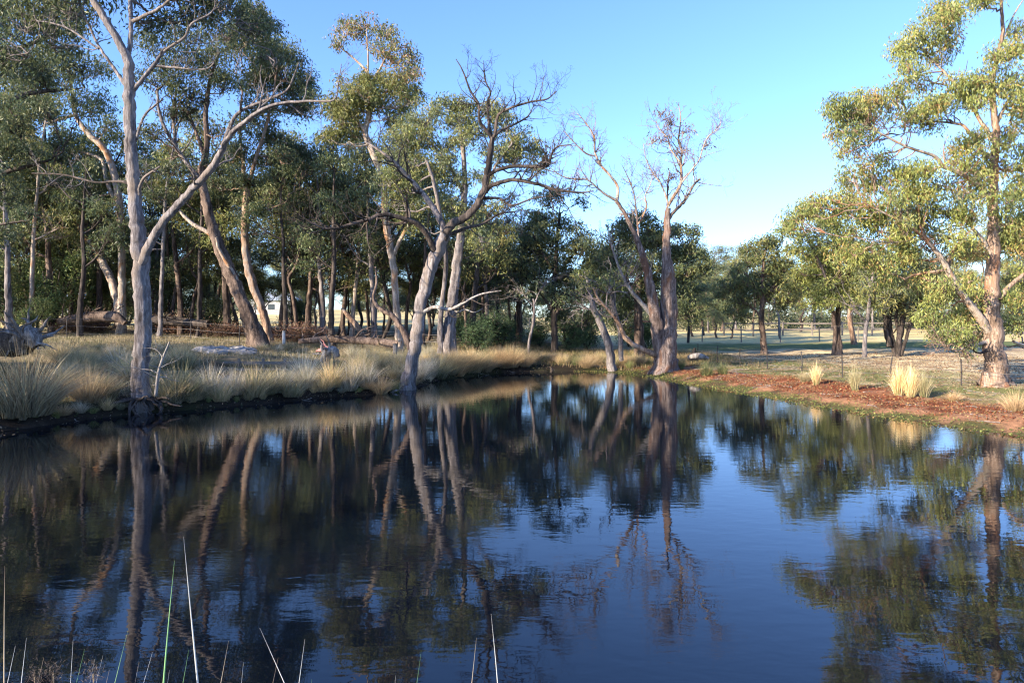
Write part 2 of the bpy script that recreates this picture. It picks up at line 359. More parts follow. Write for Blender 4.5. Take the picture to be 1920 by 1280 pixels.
class Tree:
    def __init__(s, name, label, D, basepx, mat, group=None, cat='tree', seed=0, z0=None, loc=None):
        s.D = D; s.rng = np.random.default_rng(seed+1000); s.mat = mat; s.seed = seed
        p = W(basepx[0], basepx[1], D) if loc is None else np.array(loc, float)
        p[2] = gz(p[0], p[1]) if z0 is None else z0
        s.base = p; s.root = thing(name, label, cat, p, group); s.sk = []; s.leafV = MB(); s.tw = MB()
    def limb(s, pts, name='limb', dd=None, rough=.08, flute=0, sides=None, mat=None, step=None, sk=True):
        "pts: (x, y, r_px[, depth offset])"
        n = len(pts); L = np.hypot(pts[-1][0]-pts[0][0], pts[-1][1]-pts[0][1])/1280*s.D
        if dd is None: dd = s.rng.uniform(-.35, .35)*L if name != 'trunk' else 0
        P = []; r = []
        for i, p in enumerate(pts):
            off = p[3] if len(p) > 3 else 0
            d = s.D+off+dd*(i/(n-1))
            P.append(W(p[0], p[1], d)); r.append(p[2]*s.rs/1280*d)
        P = np.array(P); r = np.array(r)
        if name == 'trunk' and flute: P[0][2] = min(P[0][2], s.base[2]-.15)
        r *= 1 if name == 'trunk' else .9; P, r = catmull(P, r, step or max(.12, s.D*.006))
        P[1:-1] += s.rng.normal(size=P[1:-1].shape)*np.minimum(r[1:-1, None]*.10, .02)
        sd = sides or (20 if r.max() > .15 else 10 if r.max() > .05 else 7)
        V, Q = limb_vq(P, r, sd, rough, s.seed*31+len(s.sk), flute)
        mesh_obj(name, V, Q, mat or s.mat, s.root)
        if sk: s.sk.append((P, r))
        return P, r
    def twigs(s, P, r, n=8, length=1.2, levels=2, wob=.26, up=.05, tmin=.3, r0=None, name='twig', per=(3, 3)):
        K = len(P); rng = s.rng; n = int(n*1.5); length *= 1.25
        t = rng.uniform(tmin, .99, n)*(K-1); k = np.minimum(t.astype(int), K-2); S = P[k]; T = norm(P[k+1]-P[k])
        side = norm(np.cross(T, rng.normal(size=T.shape))); D = norm(T*.6+side*.9)
        L = length*rng.uniform(.45, 1.2, n)
        rr = np.minimum(r[k]*.55, .012*L*2.2+.004) if r0 is None else np.full(n, r0); snap = rng.random(n) < .2; L = np.where(snap, L*.35, L); rr = np.where(snap, rr*1.5, rr)
        p, ra = gnarl(S, D, L, rr, 7, wob, up, rng); V, Q = tubes(p, ra, 5); s.tw.add(V, Q)
        Lp = L
        for lv in range(levels):
            (p, ra), Lp = children(p, ra, per[min(lv, len(per)-1)], .5, wob*1.1, up, rng, Lp=Lp)
            ra = np.maximum(ra, .0016+.00007*s.D); V, Q = tubes(p, ra, 3); s.tw.add(V, Q)
    def cluster(s, x, y, rx, ry, dd=None, dens=None, pal=None, leaf=None, clump=None, link=True, tips=None, world=None):
        rng = s.rng; D = s.D
        if world is None: ry *= 1.25
        if world is None and s.dup and link:
            for q in range(s.dup): s.cluster(x+rng.uniform(-.9, .9)*rx, y+rng.uniform(-.7, 1.3)*ry, rx*rng.uniform(.6, .95), ry/1.25*rng.uniform(.7, 1), rng.uniform(-1.5, 2.0), dens, pal, leaf, clump, False, tips)
        if world is None:
            if dd is None: dd = rng.uniform(-.8, .8)*rx/1280*D
            D2 = D+dd; c = W(x, y, D2); R3 = np.array([rx/1280*D2, rx/1280*D2*.8, ry/1280*D2])
        else: c, R3 = np.array(world[0], float), np.array(world[1], float)
        lw = leaf or max(.19, D*.0066); ww = lw*.27
        dens = (dens or s.dens)*.92; pal = pal or s.pal
        area = math.pi*R3[0]*R3[2]; cr = clump or max(.34, min(.62, R3.min()*.62))
        nt_ = tips or max(5, int(area/(cr*cr)*1.15)); nt_ = min(nt_, 60)
        d = norm(rng.normal(size=(nt_, 3))); d[:, 2] = np.where(d[:, 2] < -.35, -d[:, 2]*.7, d[:, 2]); rad = rng.uniform(.45, 1, (nt_, 1))**.6
        T = c+d*rad*R3
        # limb link from skeleton
        if link and s.sk:
            A = np.vstack([p for p, r in s.sk]); Rr = np.concatenate([r for p, r in s.sk])
            cost = np.linalg.norm(A-c, axis=1)+1.5*np.maximum(0, A[:, 2]-(c[2]-.3*R3[2]))+np.where(A[:, 2] < s.base[2]+1.2, 9, 0)
            j = cost.argmin(); a = A[j]; dist = np.linalg.norm(c-a)
            if dist > .15:
                t = np.linspace(0, 1, 9)[:, None]; P = a*(1-t)+(c-np.array([0, 0, R3[2]*.3]))*t
                P[1:-1] += np.sin(t[1:-1]*math.pi)*np.array([rng.normal()*.1, rng.normal()*.1, -.08])*dist+rng.normal(size=(7, 3))*.03*dist
                r0 = min(Rr[j]*.7, .018+.016*dist); rr = np.linspace(r0, .014, 9); V, Q = limb_vq(P, rr, 7, .06, s.seed); s.tw.add(V, Q)
                hub = P
            else: hub = np.array([a, c])
        else: hub = np.array([c-[0, 0, R3[2]*.6], c])
        kk = rng.integers(max(0, len(hub)-4), len(hub), nt_); S = hub[kk]
        t = np.linspace(0, 1, 5)[None, :, None]; Pw = S[:, None]*(1-t)+T[:, None]*t
        Pw[:, 1:-1] += rng.normal(size=(nt_, 3, 3))*.07*np.linalg.norm(T-S, axis=1)[:, None, None]
        ra = np.linspace(.02, .005+.0001*D, 5)[None]*np.ones((nt_, 1)); V, Q = tubes(Pw, ra, 4); s.tw.add(V, Q)
        # leaves in each clump
        n = int(area*dens*(.17/lw)**2); per = rng.integers(0, nt_, n)
        sub = norm(rng.normal(size=(n, 3)))*(rng.uniform(.15, 1, (n, 1))**.5)*cr*np.array([1, 1, .85]); sub[:, 2] = np.where(sub[:, 2] < 0, sub[:, 2]*.75, sub[:, 2])
        wob = .75+.5*rng.random((nt_, 1)); P = T[per]+sub*wob[per]*[1, 1, 1.12]
        st = rng.random(n) < .2; P[st] = c+norm(rng.normal(size=(st.sum(), 3)))*rng.uniform(.2, 1.12, (st.sum(), 1))*R3+[0, 0, -.12]
        hang = rng.random(n) < .3; P[hang, 2] -= rng.uniform(0, .45, hang.sum())*min(1.3, R3[2])
        V, Q = leaf_vq(P, np.full(n, lw), ww, rng, s.droop)
        pi = rng.choice(len(pal), nt_); base = np.array(pal)[pi][per]
        alt = np.array(pal)[rng.choice(len(pal), n)]; mixm = (rng.random(n) < .25)[:, None]; base = np.where(mixm, alt, base)
        C = np.clip(base*(1+rng.normal(size=(n, 1))*.22)*(1+(wob[per]-1)*.3), .004, .9)
        s.leafV.add(V, Q, np.repeat(np.clip(C*2.15, 0, .8), 4, 0))
    rs = .78; dup = 0; dens = 620; pal = [(.05, .07, .028), (.075, .085, .03), (.04, .055, .028)]; droop = .9
    twmat = None
    def done(s, lmat=None, twname='twigs'):
        if s.tw.n: kind(s.tw.build(twname, s.twmat or s.mat, s.root), 'stuff')
        if s.leafV.n: s.leafV.build('crown', lmat or M_leaf, s.root, smooth=False)
        return s.root

OLIVE = [(.085, .095, .032), (.11, .115, .038), (.065, .08, .03), (.13, .12, .045)]
DARKG = [(.055, .075, .036), (.072, .088, .038), (.045, .062, .038), (.09, .098, .042)]
GREYG = [(.075, .09, .05), (.095, .105, .055), (.06, .075, .045)]
RUST = [(.115, .13, .036), (.14, .15, .042), (.09, .11, .036), (.15, .15, .05), (.11, .13, .04), (.17, .12, .045), (.07, .09, .035), (.13, .14, .045)]

# T1: big grey gum at the left water edge
t = Tree('gum_tree', 'tall grey smooth-trunked gum with a long crooked limb, rooted at the left water edge', 18.6, (265, 760), M_grey, seed=1); t.rs = 0.72
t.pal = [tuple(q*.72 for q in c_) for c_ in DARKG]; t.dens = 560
Pt, rt = t.limb([(265, 772, 26), (264, 745, 23), (262, 700, 20.5), (268, 600, 20.5), (264, 520, 21), (262, 470, 20), (254, 400, 16.5), (250, 340, 15.5), (245, 250, 14.5), (242, 170, 13.5), (240, 115, 12), (225, 85, 10), (205, 50, 9), (175, 0, 8.5), (150, -50, 7), (120, -110, 4)], 'trunk', flute=.16, rough=.05)
L1 = t.limb([(262, 505, 13), (277, 470, 13.5), (300, 425, 12), (345, 372, 11.5), (392, 322, 10.5), (415, 285, 9), (425, 262, 8), (460, 228, 7), (510, 198, 5.2), (575, 190, 3.8), (625, 188, 2.2), (634, 160, 1.6), (640, 120, 1)], dd=-2.0)
L2 = t.limb([(420, 275, 7), (430, 240, 5.5), (447, 212, 4.8), (480, 195, 4), (535, 172, 3.2), (552, 140, 2.2), (560, 118, 1.3)], dd=-1.2)
L3 = t.limb([(240, 120, 7), (246, 60, 6.5), (244, 0, 6), (246, -60, 4)])
L4 = t.limb([(248, 172, 6), (285, 128, 5.2), (310, 95, 4), (345, 72, 3.6), (360, 45, 3), (400, 20, 2), (402, -20, 1.4)])
L5 = t.limb([(293, 124, 4), (340, 128, 3), (385, 130, 2.4), (402, 118, 1.2)])
L6 = t.limb([(238, 165, 5.5), (215, 130, 4.6), (190, 95, 3.8), (172, 60, 3.2), (150, 10, 2.4), (140, -30, 1.5)])
L7 = t.limb([(185, 92, 3.5), (130, 55, 2.8), (90, 42, 2.4), (68, 38, 1.6), (62, 15, 1)])
L8 = t.limb([(256, 262, 4.5), (263, 235, 4), (275, 212, 3.4), (297, 192, 2)], dd=-.4)
L9 = t.limb([(262, 372, 4.8), (262, 350, 4.2), (272, 332, 3.6), (300, 312, 2.4)], dd=-.6)
L10 = t.limb([(246, 345, 6), (222, 340, 4), (180, 342, 3.2), (120, 328, 2.6), (60, 325, 1.8)], mat=M_dark)
L11 = t.limb([(250, 40, 6), (270, 30, 5), (300, 15, 4), (340, -20, 3)])
for L, n, ln in ((L1, 11, .9), (L2, 5, .8), (L4, 9, .9), (L5, 6, .6), (L6, 8, 1), (L7, 8, .8), (L8, 3, .5), (L9, 3, .5), (L10, 7, .8)):
    t.twigs(*L, n=n, length=ln, levels=2, wob=.27, up=.12, per=(4, 3))
for x, y, rx, ry, dd in ((330, -20, 90, 50, 1), (200, -30, 90, 60, 1), (90, -40, 90, 60, 0), (430, 5, 60, 35, 2), (360, 30, 50, 26, 2), (130, 25, 60, 35, 2), (40, 40, 60, 50, 1), (290, 40, 40, 22, 2), (480, 55, 45, 40, 3), (500, 100, 30, 25, 3), (20, 110, 50, 40, 1), (110, 90, 40, 22, 2)):
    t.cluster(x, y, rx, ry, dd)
# exposed roots washed by the pond
rm = MB(); g = t.rng
for k in range(17):
    a = g.uniform(-math.pi, .15); S = t.base+np.array([math.cos(a)*.25, math.sin(a)*.25, .25]); D = np.array([math.cos(a), math.sin(a)*.6, -.25])
    p, ra = gnarl(S[None], D[None], np.array([g.uniform(.6, 1.9)]), np.array([g.uniform(.02, .065)]), 9, .3, -.06, g)
    p[:, :, 2] = np.maximum(p[:, :, 2], -.02+height(p[0, :, 0], p[0, :, 1])[None]); V, Q = tubes(p, ra, 7); rm.add(V, Q)
rm.build('root', M_dark, t.root)
t.done()

# T2: leaning tree behind it
t = Tree('gum_tree', 'twin-stemmed gum behind the big grey gum, its paler left stem leaning far left', 40, (225, 624), M_pale, seed=2)
t.pal = DARKG+OLIVE[:1]; t.dens = 480
t.limb([(226, 632, 13), (228, 600, 10), (229, 540, 8.5), (228, 480, 8), (225, 400, 8), (215, 330, 7.5), (195, 280, 7), (165, 250, 6.5), (142, 215, 5), (135, 170, 4), (125, 120, 3)], 'trunk', flute=.1)
t.limb([(222, 610, 8), (218, 560, 9), (207, 522, 9), (180, 470, 9), (152, 425, 9), (130, 360, 8), (112, 310, 6.5), (90, 275, 4.5), (60, 250, 3)])
t.limb([(222, 390, 5), (200, 340, 5), (190, 300, 4), (155, 285, 3)])
t.limb([(142, 215, 4), (110, 225, 3.5), (88, 232, 3)])
for c in ((60, 170, 55, 35), (20, 230, 45, 35), (120, 150, 40, 30), (90, 120, 50, 32), (30, 290, 55, 40), (160, 300, 40, 28), (120, 265, 34, 20), (180, 200, 40, 28), (195, 240, 36, 20), (90, 340, 45, 26), (150, 350, 40, 22), (60, 370, 50, 24), (10, 160, 40, 30), (180, 130, 36, 24), (205, 380, 30, 16), (30, 350, 40, 26)):
    t.cluster(*c)
t.done()

t = Tree('gum_tree', 'dark-crowned gum at the far left edge whose boughs hang across the top left', 27, (-60, 640), M_dark, seed=50)
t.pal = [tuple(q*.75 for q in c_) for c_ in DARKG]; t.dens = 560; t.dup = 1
t.limb([(-60, 645, 16), (-58, 560, 13), (-50, 450, 12), (-55, 340, 11), (-40, 240, 10), (-30, 140, 8), (-20, 40, 6), (-20, -40, 4)], 'trunk', flute=.1)
t.limb([(-50, 380, 7), (0, 330, 6), (50, 312, 5), (95, 300, 3)]); t.limb([(-40, 240, 7), (20, 190, 6), (80, 172, 5), (140, 168, 3)]); t.limb([(-30, 130, 6), (40, 90, 5), (120, 62, 4), (170, 55, 2)]); t.limb([(-55, 460, 5), (-10, 425, 4), (40, 415, 3)])
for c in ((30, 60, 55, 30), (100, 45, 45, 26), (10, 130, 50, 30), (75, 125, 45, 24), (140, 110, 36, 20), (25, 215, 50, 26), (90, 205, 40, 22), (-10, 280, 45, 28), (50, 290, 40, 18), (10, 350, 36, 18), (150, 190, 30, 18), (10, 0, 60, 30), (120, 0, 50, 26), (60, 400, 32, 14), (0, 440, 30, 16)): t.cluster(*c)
t.done()
# T3: dark leaning tree
t = Tree('gum_tree', 'dark trunk with a strip of pale bark, leaning left above the grass bank', 34, (485, 640), M_brown, seed=3); t.rs = 0.84
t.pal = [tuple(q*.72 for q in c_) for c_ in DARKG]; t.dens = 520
a = t.limb([(487, 646, 22), (474, 610, 17), (452, 560, 14), (435, 520, 13), (412, 465, 12), (398, 420, 11), (388, 380, 9.5), (378, 330, 7.5), (388, 275, 6), (386, 220, 5), (392, 160, 4), (410, 100, 3)], 'trunk', flute=.12, rough=.13)
t.limb([(455, 545, 5), (430, 500, 5), (412, 470, 4), (405, 445, 3)], mat=M_pale, dd=-.6)
b1_ = t.limb([(415, 462, 6), (395, 440, 5), (362, 420, 4.5), (345, 405, 4), (335, 392, 2.5)], mat=M_pale)
b2_ = t.limb([(382, 345, 5), (350, 305, 5), (320, 260, 4.5), (300, 215, 4), (295, 170, 3)], mat=M_grey)
b3_ = t.limb([(330, 275, 4), (325, 220, 3.6), (330, 170, 3)], mat=M_grey)
b4_ = t.limb([(384, 300, 4.4), (372, 260, 4), (358, 225, 3.4), (340, 190, 2.4)])
for L in (b2_, b3_, b4_): t.twigs(*L, n=8, length=1.3, levels=2)
for c in ((330, 130, 55, 34), (300, 90, 50, 30), (390, 110, 50, 30), (420, 160, 40, 26), (350, 175, 45, 22), (290, 150, 35, 25), (370, 200, 40, 18), (320, 215, 30, 14), (440, 240, 34, 22), (320, 320, 36, 18), (290, 250, 30, 20), (360, 70, 50, 26), (420, 60, 45, 26), (410, 300, 28, 12), (300, 370, 30, 20)):
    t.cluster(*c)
t.done()

# T4: orange lit trunk with dark dome
t = Tree('gum_tree', 'upright gum with orange sunlit bark carrying a dark domed crown against the sky', 37, (507, 634), M_orange, seed=4); t.dup = 1
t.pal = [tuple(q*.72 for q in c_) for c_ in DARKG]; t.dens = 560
t.limb([(508, 640, 11), (498, 600, 9.5), (483, 555, 9), (470, 520, 10), (462, 480, 8.5), (459, 420, 8.5), (462, 370, 8), (463, 345, 7)], 'trunk', flute=.1)
t.limb([(463, 350, 5), (457, 325, 4.6), (456, 300, 4.4), (450, 250, 3.6), (452, 190, 2.6)])
t.limb([(463, 352, 6), (472, 325, 5.5), (482, 290, 5), (498, 240, 4), (512, 180, 3), (520, 120, 2)])
t.limb([(461, 400, 5), (480, 395, 3.4), (505, 392, 2.6), (535, 380, 2)])
for c in ((470, 60, 45, 30), (440, 95, 45, 30), (505, 100, 45, 34), (535, 140, 45, 36), (560, 165, 36, 34), (575, 200, 22, 26), (500, 160, 40, 28), (545, 200, 34, 20), (470, 150, 36, 24), (500, 260, 40, 22), (550, 290, 36, 22), (575, 320, 20, 22), (510, 300, 40, 20), (455, 290, 36, 22), (430, 280, 30, 20), (480, 225, 40, 18), (530, 340, 30, 16), (450, 340, 26, 14), (475, 30, 30, 18), (500, 60, 30, 24), (400, 345, 26, 18)):
    t.cluster(*c)
t.done()

# T6: tall pale gum, centre-left
t = Tree('gum_tree', 'tallest slender gum left of centre, pale pink trunk and airy high crown', 35, (747, 655), M_pale, seed=6); t.dup = 1
t.pal = OLIVE; t.dens = 520
t.limb([(750, 662, 12), (747, 620, 9), (742, 560, 8.5), (737, 500, 8.5), (728, 440, 8), (722, 400, 7.5), (720, 346, 7), (712, 318, 7), (698, 285, 7), (686, 250, 6.5), (690, 225, 6), (694, 195, 5), (695, 168, 4.5), (690, 140, 3.6), (680, 125, 2.6), (652, 100, 2)], 'trunk', flute=.1)
t.limb([(738, 480, 5), (748, 455, 5), (762, 430, 5), (770, 405, 4), (775, 370, 3)])
t.limb([(694, 170, 4), (703, 145, 3.5), (712, 130, 2.8), (725, 105, 2), (735, 85, 1.4)])
t.limb([(686, 250, 4), (668, 225, 3.6), (650, 208, 3), (640, 190, 2)])
t.limb([(690, 135, 2.4), (690, 100, 2), (688, 70, 1.5)])
for c in ((650, 55, 30, 14), (690, 45, 36, 14), (722, 62, 30, 16), (748, 85, 26, 16), (768, 112, 20, 20), (772, 135, 16, 14), (712, 92, 26, 12), (630, 75, 18, 12), (740, 115, 24, 12)):
    t.cluster(*c, dens=400, pal=OLIVE+[(.16, .10, .06)])
for c in ((665, 160, 36, 20), (700, 150, 34, 18), (740, 165, 36, 24), (765, 190, 26, 22), (650, 190, 34, 26), (720, 195, 40, 22), (680, 205, 34, 18), (640, 225, 30, 20), (750, 215, 26, 18), (625, 200, 20, 20), (655, 250, 30, 16), (620, 260, 26, 18)):
    t.cluster(*c, dens=700)
t.done()

# T8: live tree behind the leaning waterside tree
t = Tree('gum_tree', 'stout twin-stemmed gum with a broad olive crown, just behind the leaning waterside tree', 32, (840, 655), M_grey, seed=8); t.dup = 1
t.pal = OLIVE+GREYG; t.dens = 560
t.limb([(845, 662, 17), (843, 620, 14), (848, 570, 12), (856, 500, 10.5), (862, 450, 9), (868, 400, 7.5), (872, 340, 6), (868, 280, 5), (860, 220, 3)], 'trunk', flute=.1, rough=.12)
t.limb([(826, 662, 9), (826, 610, 7), (830, 560, 6), (836, 490, 5.5), (828, 420, 5), (815, 350, 4.4), (800, 300, 3.5)])
t.limb([(866, 420, 5), (905, 370, 4.4), (930, 310, 3.6), (960, 270, 2.6)])
t.limb([(868, 360, 4), (835, 300, 3.6), (800, 260, 3)])
for c in ((830, 190, 26, 14), (852, 200, 30, 14), (875, 205, 30, 18), (860, 235, 40, 18), (800, 225, 40, 20), (765, 240, 34, 20), (740, 262, 34, 20), (790, 270, 44, 22), (840, 275, 40, 18), (925, 205, 30, 18), (940, 228, 34, 16), (900, 245, 34, 16), (965, 250, 30, 18), (985, 275, 28, 18), (1005, 290, 20, 16), (1000, 315, 22, 12), (960, 300, 34, 14), (930, 285, 34, 16), (770, 305, 40, 20), (735, 300, 34, 20), (810, 320, 40, 18), (850, 335, 36, 16), (760, 350, 36, 22), (800, 375, 36, 18), (740, 385, 30, 20), (850, 390, 34, 18), (900, 330, 30, 14), (720, 335, 24, 20), (880, 420, 34, 20), (780, 420, 30, 20), (900, 470, 30, 20)):
    t.cluster(*c)
t.done()

# T7: leaning bare-limbed tree at the water's edge
t = Tree('gum_tree', 'leaning waterside tree with sweeping bare dark limbs at the left water edge', 24.6, (762, 725), M_old, seed=7); t.rs = 0.76
t.pal = DARKG; t.mat = M_dark
Pa = t.limb([(762, 732, 21), (765, 712, 17), (770, 690, 15), (779, 640, 15), (785, 600, 14.5), (792, 560, 14), (806, 510, 14.5), (824, 465, 15), (836, 437, 13)], 'trunk', flute=.2, rough=.08, mat=M_grey)
m1 = t.limb([(832, 450, 10), (846, 423, 11.5), (882, 400, 10), (905, 363, 9.5), (914, 322, 9), (919, 290, 8), (924, 258, 6.5)], dd=-.4)
m2 = t.limb([(924, 262, 5), (910, 242, 4.4), (899, 226, 4), (897, 195, 3.4), (882, 171, 3), (868, 134, 2), (855, 111, 1)], dd=-.6)
m3 = t.limb([(923, 262, 4.6), (917, 235, 4), (914, 190, 3), (920, 175, 2.5), (909, 148, 2), (907, 114, 1)], dd=.6)
m4 = t.limb([(924, 262, 4.6), (929, 245, 4.4), (935, 215, 4), (962, 201, 3.2), (996, 191, 2.4), (1026, 186, 1.8), (1043, 171, 1)], dd=-.8)
m5 = t.limb([(926, 258, 3.6), (940, 245, 3.4), (965, 233, 2.6), (990, 218, 2), (1002, 195, 1)], dd=.8)
m6 = t.limb([(914, 330, 6), (930, 320, 5.6), (962, 312, 5), (1003, 312, 4.4), (1028, 311, 3.4), (1034, 289, 2.6), (1045, 275, 2), (1072, 271, 1)], dd=-1.4)
m7 = t.limb([(910, 360, 7), (918, 350, 6), (942, 341, 5.5), (969, 338, 5), (1010, 346, 4.4), (1043, 356, 3.8), (1090, 361, 2.6), (1112, 358, 1.2)], dd=-1.8)
m8 = t.limb([(834, 440, 8), (826, 415, 7.5), (808, 383, 7), (781, 349, 6), (757, 322, 5), (734, 299, 4), (700, 275, 3), (684, 265, 2)], dd=1.6, mat=M_grey)
m9 = t.limb([(818, 478, 9), (800, 440, 8), (780, 418, 7), (750, 408, 6.5), (720, 402, 6), (690, 412, 5), (660, 420, 4.4), (630, 428, 3.6), (600, 426, 2.6), (565, 405, 1.4)], dd=-2.0)
m10 = t.limb([(788, 588, 6), (800, 583, 5.5), (815, 576, 5), (835, 580, 5), (852, 577, 4.5), (872, 566, 3.6), (900, 552, 2.8), (940, 545, 1.5)], dd=-1.4, mat=M_drift)
m11 = t.limb([(772, 660, 9), (755, 620, 8), (735, 592, 7), (712, 578, 6), (700, 560, 4), (706, 530, 3), (704, 500, 2)], dd=.8, mat=M_brown)
m12 = t.limb([(900, 372, 5), (935, 372, 3), (960, 385, 2.6), (1000, 372, 2), (1030, 368, 1)], dd=-1)
m13 = t.limb([(850, 576, 3), (858, 586, 2.6), (872, 580, 2), (890, 586, 1.4), (905, 578, 1)], dd=-.6, mat=M_drift)
m14 = t.limb([(840, 440, 5), (875, 428, 4), (905, 420, 3.4), (935, 402, 2.6), (970, 396, 1.6)], dd=.8)
for L, n, ln in ((m1, 4, .9), (m2, 8, .9), (m3, 8, .8), (m4, 13, .9), (m5, 7, .7), (m6, 15, 1.1), (m7, 15, 1.0), (m8, 13, 1.2), (m9, 21, 1.3), (m10, 8, .8), (m11, 4, .7), (m12, 8, .8), (m14, 8, .9)):
    t.twigs(*L, n=n, length=ln, levels=2, wob=.21, up=.10, per=(4, 4))
t.done()

# T11: the big dead tree
t = Tree('dead_gum_tree', 'huge old half-dead gum with two thick shaggy trunks and bare twisted tops', 31.0, (1245, 692), M_old, seed=11); t.rs = .55
t.pal = [(.14, .10, .09), (.11, .08, .07), (.08, .08, .045)]; t.dens = 300; t.twmat = M_twig
t.limb([(1246, 704, 50), (1247, 685, 40), (1249, 655, 34), (1252, 600, 28), (1253, 560, 26), (1253, 520, 23), (1250, 480, 15), (1249, 450, 12.5), (1251, 430, 11.5), (1251, 408, 10), (1253, 390, 8)], 'trunk', flute=.22, rough=.13)
a1 = t.limb([(1240, 670, 26), (1233, 620, 25), (1226, 575, 22), (1217, 530, 18), (1208, 490, 13), (1196, 455, 10), (1184, 426, 8.5), (1172, 402, 7), (1156, 378, 7)], dd=-.8, rough=.1)
a1b = t.limb([(1222, 590, 9), (1200, 565, 8), (1180, 540, 6.5), (1162, 505, 5), (1148, 465, 3.6), (1140, 430, 2)], dd=-1.4, mat=M_drift)
a2 = t.limb([(1156, 380, 6), (1159, 359, 5.5), (1156, 345, 5), (1143, 328, 5), (1129, 313, 4.6), (1120, 298, 4), (1115, 281, 3.6), (1115, 260, 3), (1108, 245, 2.4), (1095, 226, 1.8), (1081, 212, 1)], mat=M_pale)
a3 = t.limb([(1116, 293, 3), (1099, 288, 2.8), (1082, 273, 2.4), (1070, 260, 2), (1055, 243, 1)], mat=M_pale)
a4 = t.limb([(1156, 376, 6), (1137, 366, 4.5), (1118, 351, 3.6), (1101, 337, 3.2), (1080, 336, 2.8), (1053, 330, 2.2), (1032, 315, 1.2)], mat=M_pale, dd=-1)
a5 = t.limb([(1253, 386, 6), (1262, 370, 6), (1272, 355, 5.5), (1278, 336, 5), (1276, 307, 5), (1278, 285, 4), (1272, 264, 3.4), (1275, 239, 2.6), (1276, 218, 2), (1272, 193, 1)], mat=M_orange)
a6 = t.limb([(1276, 305, 4), (1266, 292, 3.6), (1257, 279, 3.2), (1252, 260, 2.6), (1236, 241, 2), (1230, 226, 1)], mat=M_pale)
a7 = t.limb([(1254, 410, 7), (1263, 398, 6), (1274, 387, 5.5), (1289, 368, 4.6), (1302, 345, 4), (1313, 336, 3.4)], mat=M_brown)
a8 = t.limb([(1279, 342, 3.6), (1290, 328, 3), (1300, 315, 2.8), (1312, 298, 2.4), (1325, 260, 2), (1350, 237, 1.4), (1348, 212, .8)], dd=-.8, mat=M_pale)
a9 = t.limb([(1254, 388, 4.4), (1249, 370, 3.6), (1238, 342, 3), (1226, 328, 2.6), (1212, 300, 1.8), (1206, 270, 1)], mat=M_pale)
a10 = t.limb([(1198, 458, 4), (1196, 425, 3.4), (1190, 370, 2.6), (1179, 336, 2), (1167, 311, 1)], dd=.8)
a11 = t.limb([(1197, 420, 3), (1208, 400, 3), (1213, 382, 2.8), (1209, 368, 2.4), (1218, 350, 1.8), (1226, 322, 1)], mat=M_pale)
a12 = t.limb([(1302, 342, 2.4), (1300, 322, 2), (1302, 305, 1.6), (1300, 280, 1)], mat=M_pale)
a13 = t.limb([(1251, 425, 4), (1252, 350, 3), (1256, 320, 2)], dd=.7)
a14 = t.limb([(1238, 668, 12), (1215, 660, 10), (1192, 648, 9), (1172, 632, 8), (1160, 605, 7.5), (1142, 582, 6), (1122, 560, 4.5), (1112, 540, 3)], dd=-1.0, mat=M_orange)
for L, n, ln in ((a2, 16, 1.0), (a3, 7, .8), (a4, 15, 1.1), (a5, 16, 1.1), (a6, 12, 1.1), (a7, 9, 1.2), (a8, 15, 1.1), (a9, 11, 1.0), (a10, 16, 1.1), (a11, 11, .9), (a12, 7, .8), (a13, 7, .8), (a14, 7, .9), (a1b, 9, 1.0), (a1, 5, .9)):
    t.twigs(*L, n=n, length=ln, levels=2, wob=.21, up=.12, per=(4, 4))
for c in ((1240, 210, 14, 10), (1258, 228, 18, 10), (1285, 245, 14, 8), (1250, 255, 14, 8), (1275, 285, 14, 8), (1325, 270, 12, 10), (1230, 262, 12, 10), (1262, 330, 12, 10)):
    t.cluster(*c, tips=8)
t.done()

# right hero: big sunlit gum
t = Tree('gum_tree', 'massive sunlit gum with peeling pink-brown bark on the right bank', 21.6, (1865, 726), M_big, seed=17); t.dup = 1; t.rs = .63
t.pal = RUST; t.dens = 700; t.droop = 1.3
t.limb([(1865, 736, 47), (1866, 722, 37), (1866, 700, 31), (1866, 680, 27), (1862, 655, 24), (1862, 620, 24), (1858, 590, 24), (1860, 550, 19), (1862, 500, 17.5), (1864, 450, 16), (1863, 400, 14), (1862, 350, 12), (1866, 290, 11), (1868, 240, 9.5), (1862, 190, 8), (1862, 150, 6.5), (1872, 100, 5.5), (1880, 60, 5), (1877, 0, 4), (1880, -60, 2)], 'trunk', flute=.2, rough=.09)
b = {}
b[0] = t.limb([(1856, 622, 14), (1836, 595, 13), (1812, 565, 11), (1790, 530, 9.5), (1768, 490, 8.5), (1745, 460, 7), (1722, 435, 5.5), (1690, 415, 4), (1655, 398, 2.6), (1620, 380, 1.4)], dd=-1.2, mat=M_pale)
b[1] = t.limb([(1863, 300, 7), (1835, 285, 6), (1800, 320, 3.5)], mat=M_pale)
b[2] = t.limb([(1768, 312, 6), (1755, 295, 5.5), (1730, 285, 5), (1700, 275, 4.4), (1665, 258, 3.6), (1635, 242, 2.6), (1615, 232, 1.6)], dd=-.6, mat=M_pale)
b[3] = t.limb([(1862, 380, 8), (1830, 345, 7), (1800, 325, 6.5), (1768, 312, 6)], mat=M_pale)
b[4] = t.limb([(1866, 270, 7), (1840, 230, 6), (1812, 185, 5), (1775, 140, 3.6), (1745, 110, 2.6), (1725, 90, 1.6)], dd=.7, mat=M_pale)
b[5] = t.limb([(1866, 330, 6), (1815, 245, 4.6), (1790, 232, 4), (1745, 228, 2.4)], mat=M_pale)
b[6] = t.limb([(1870, 230, 6), (1890, 190, 5), (1925, 150, 4), (1960, 110, 3)], mat=M_pale)
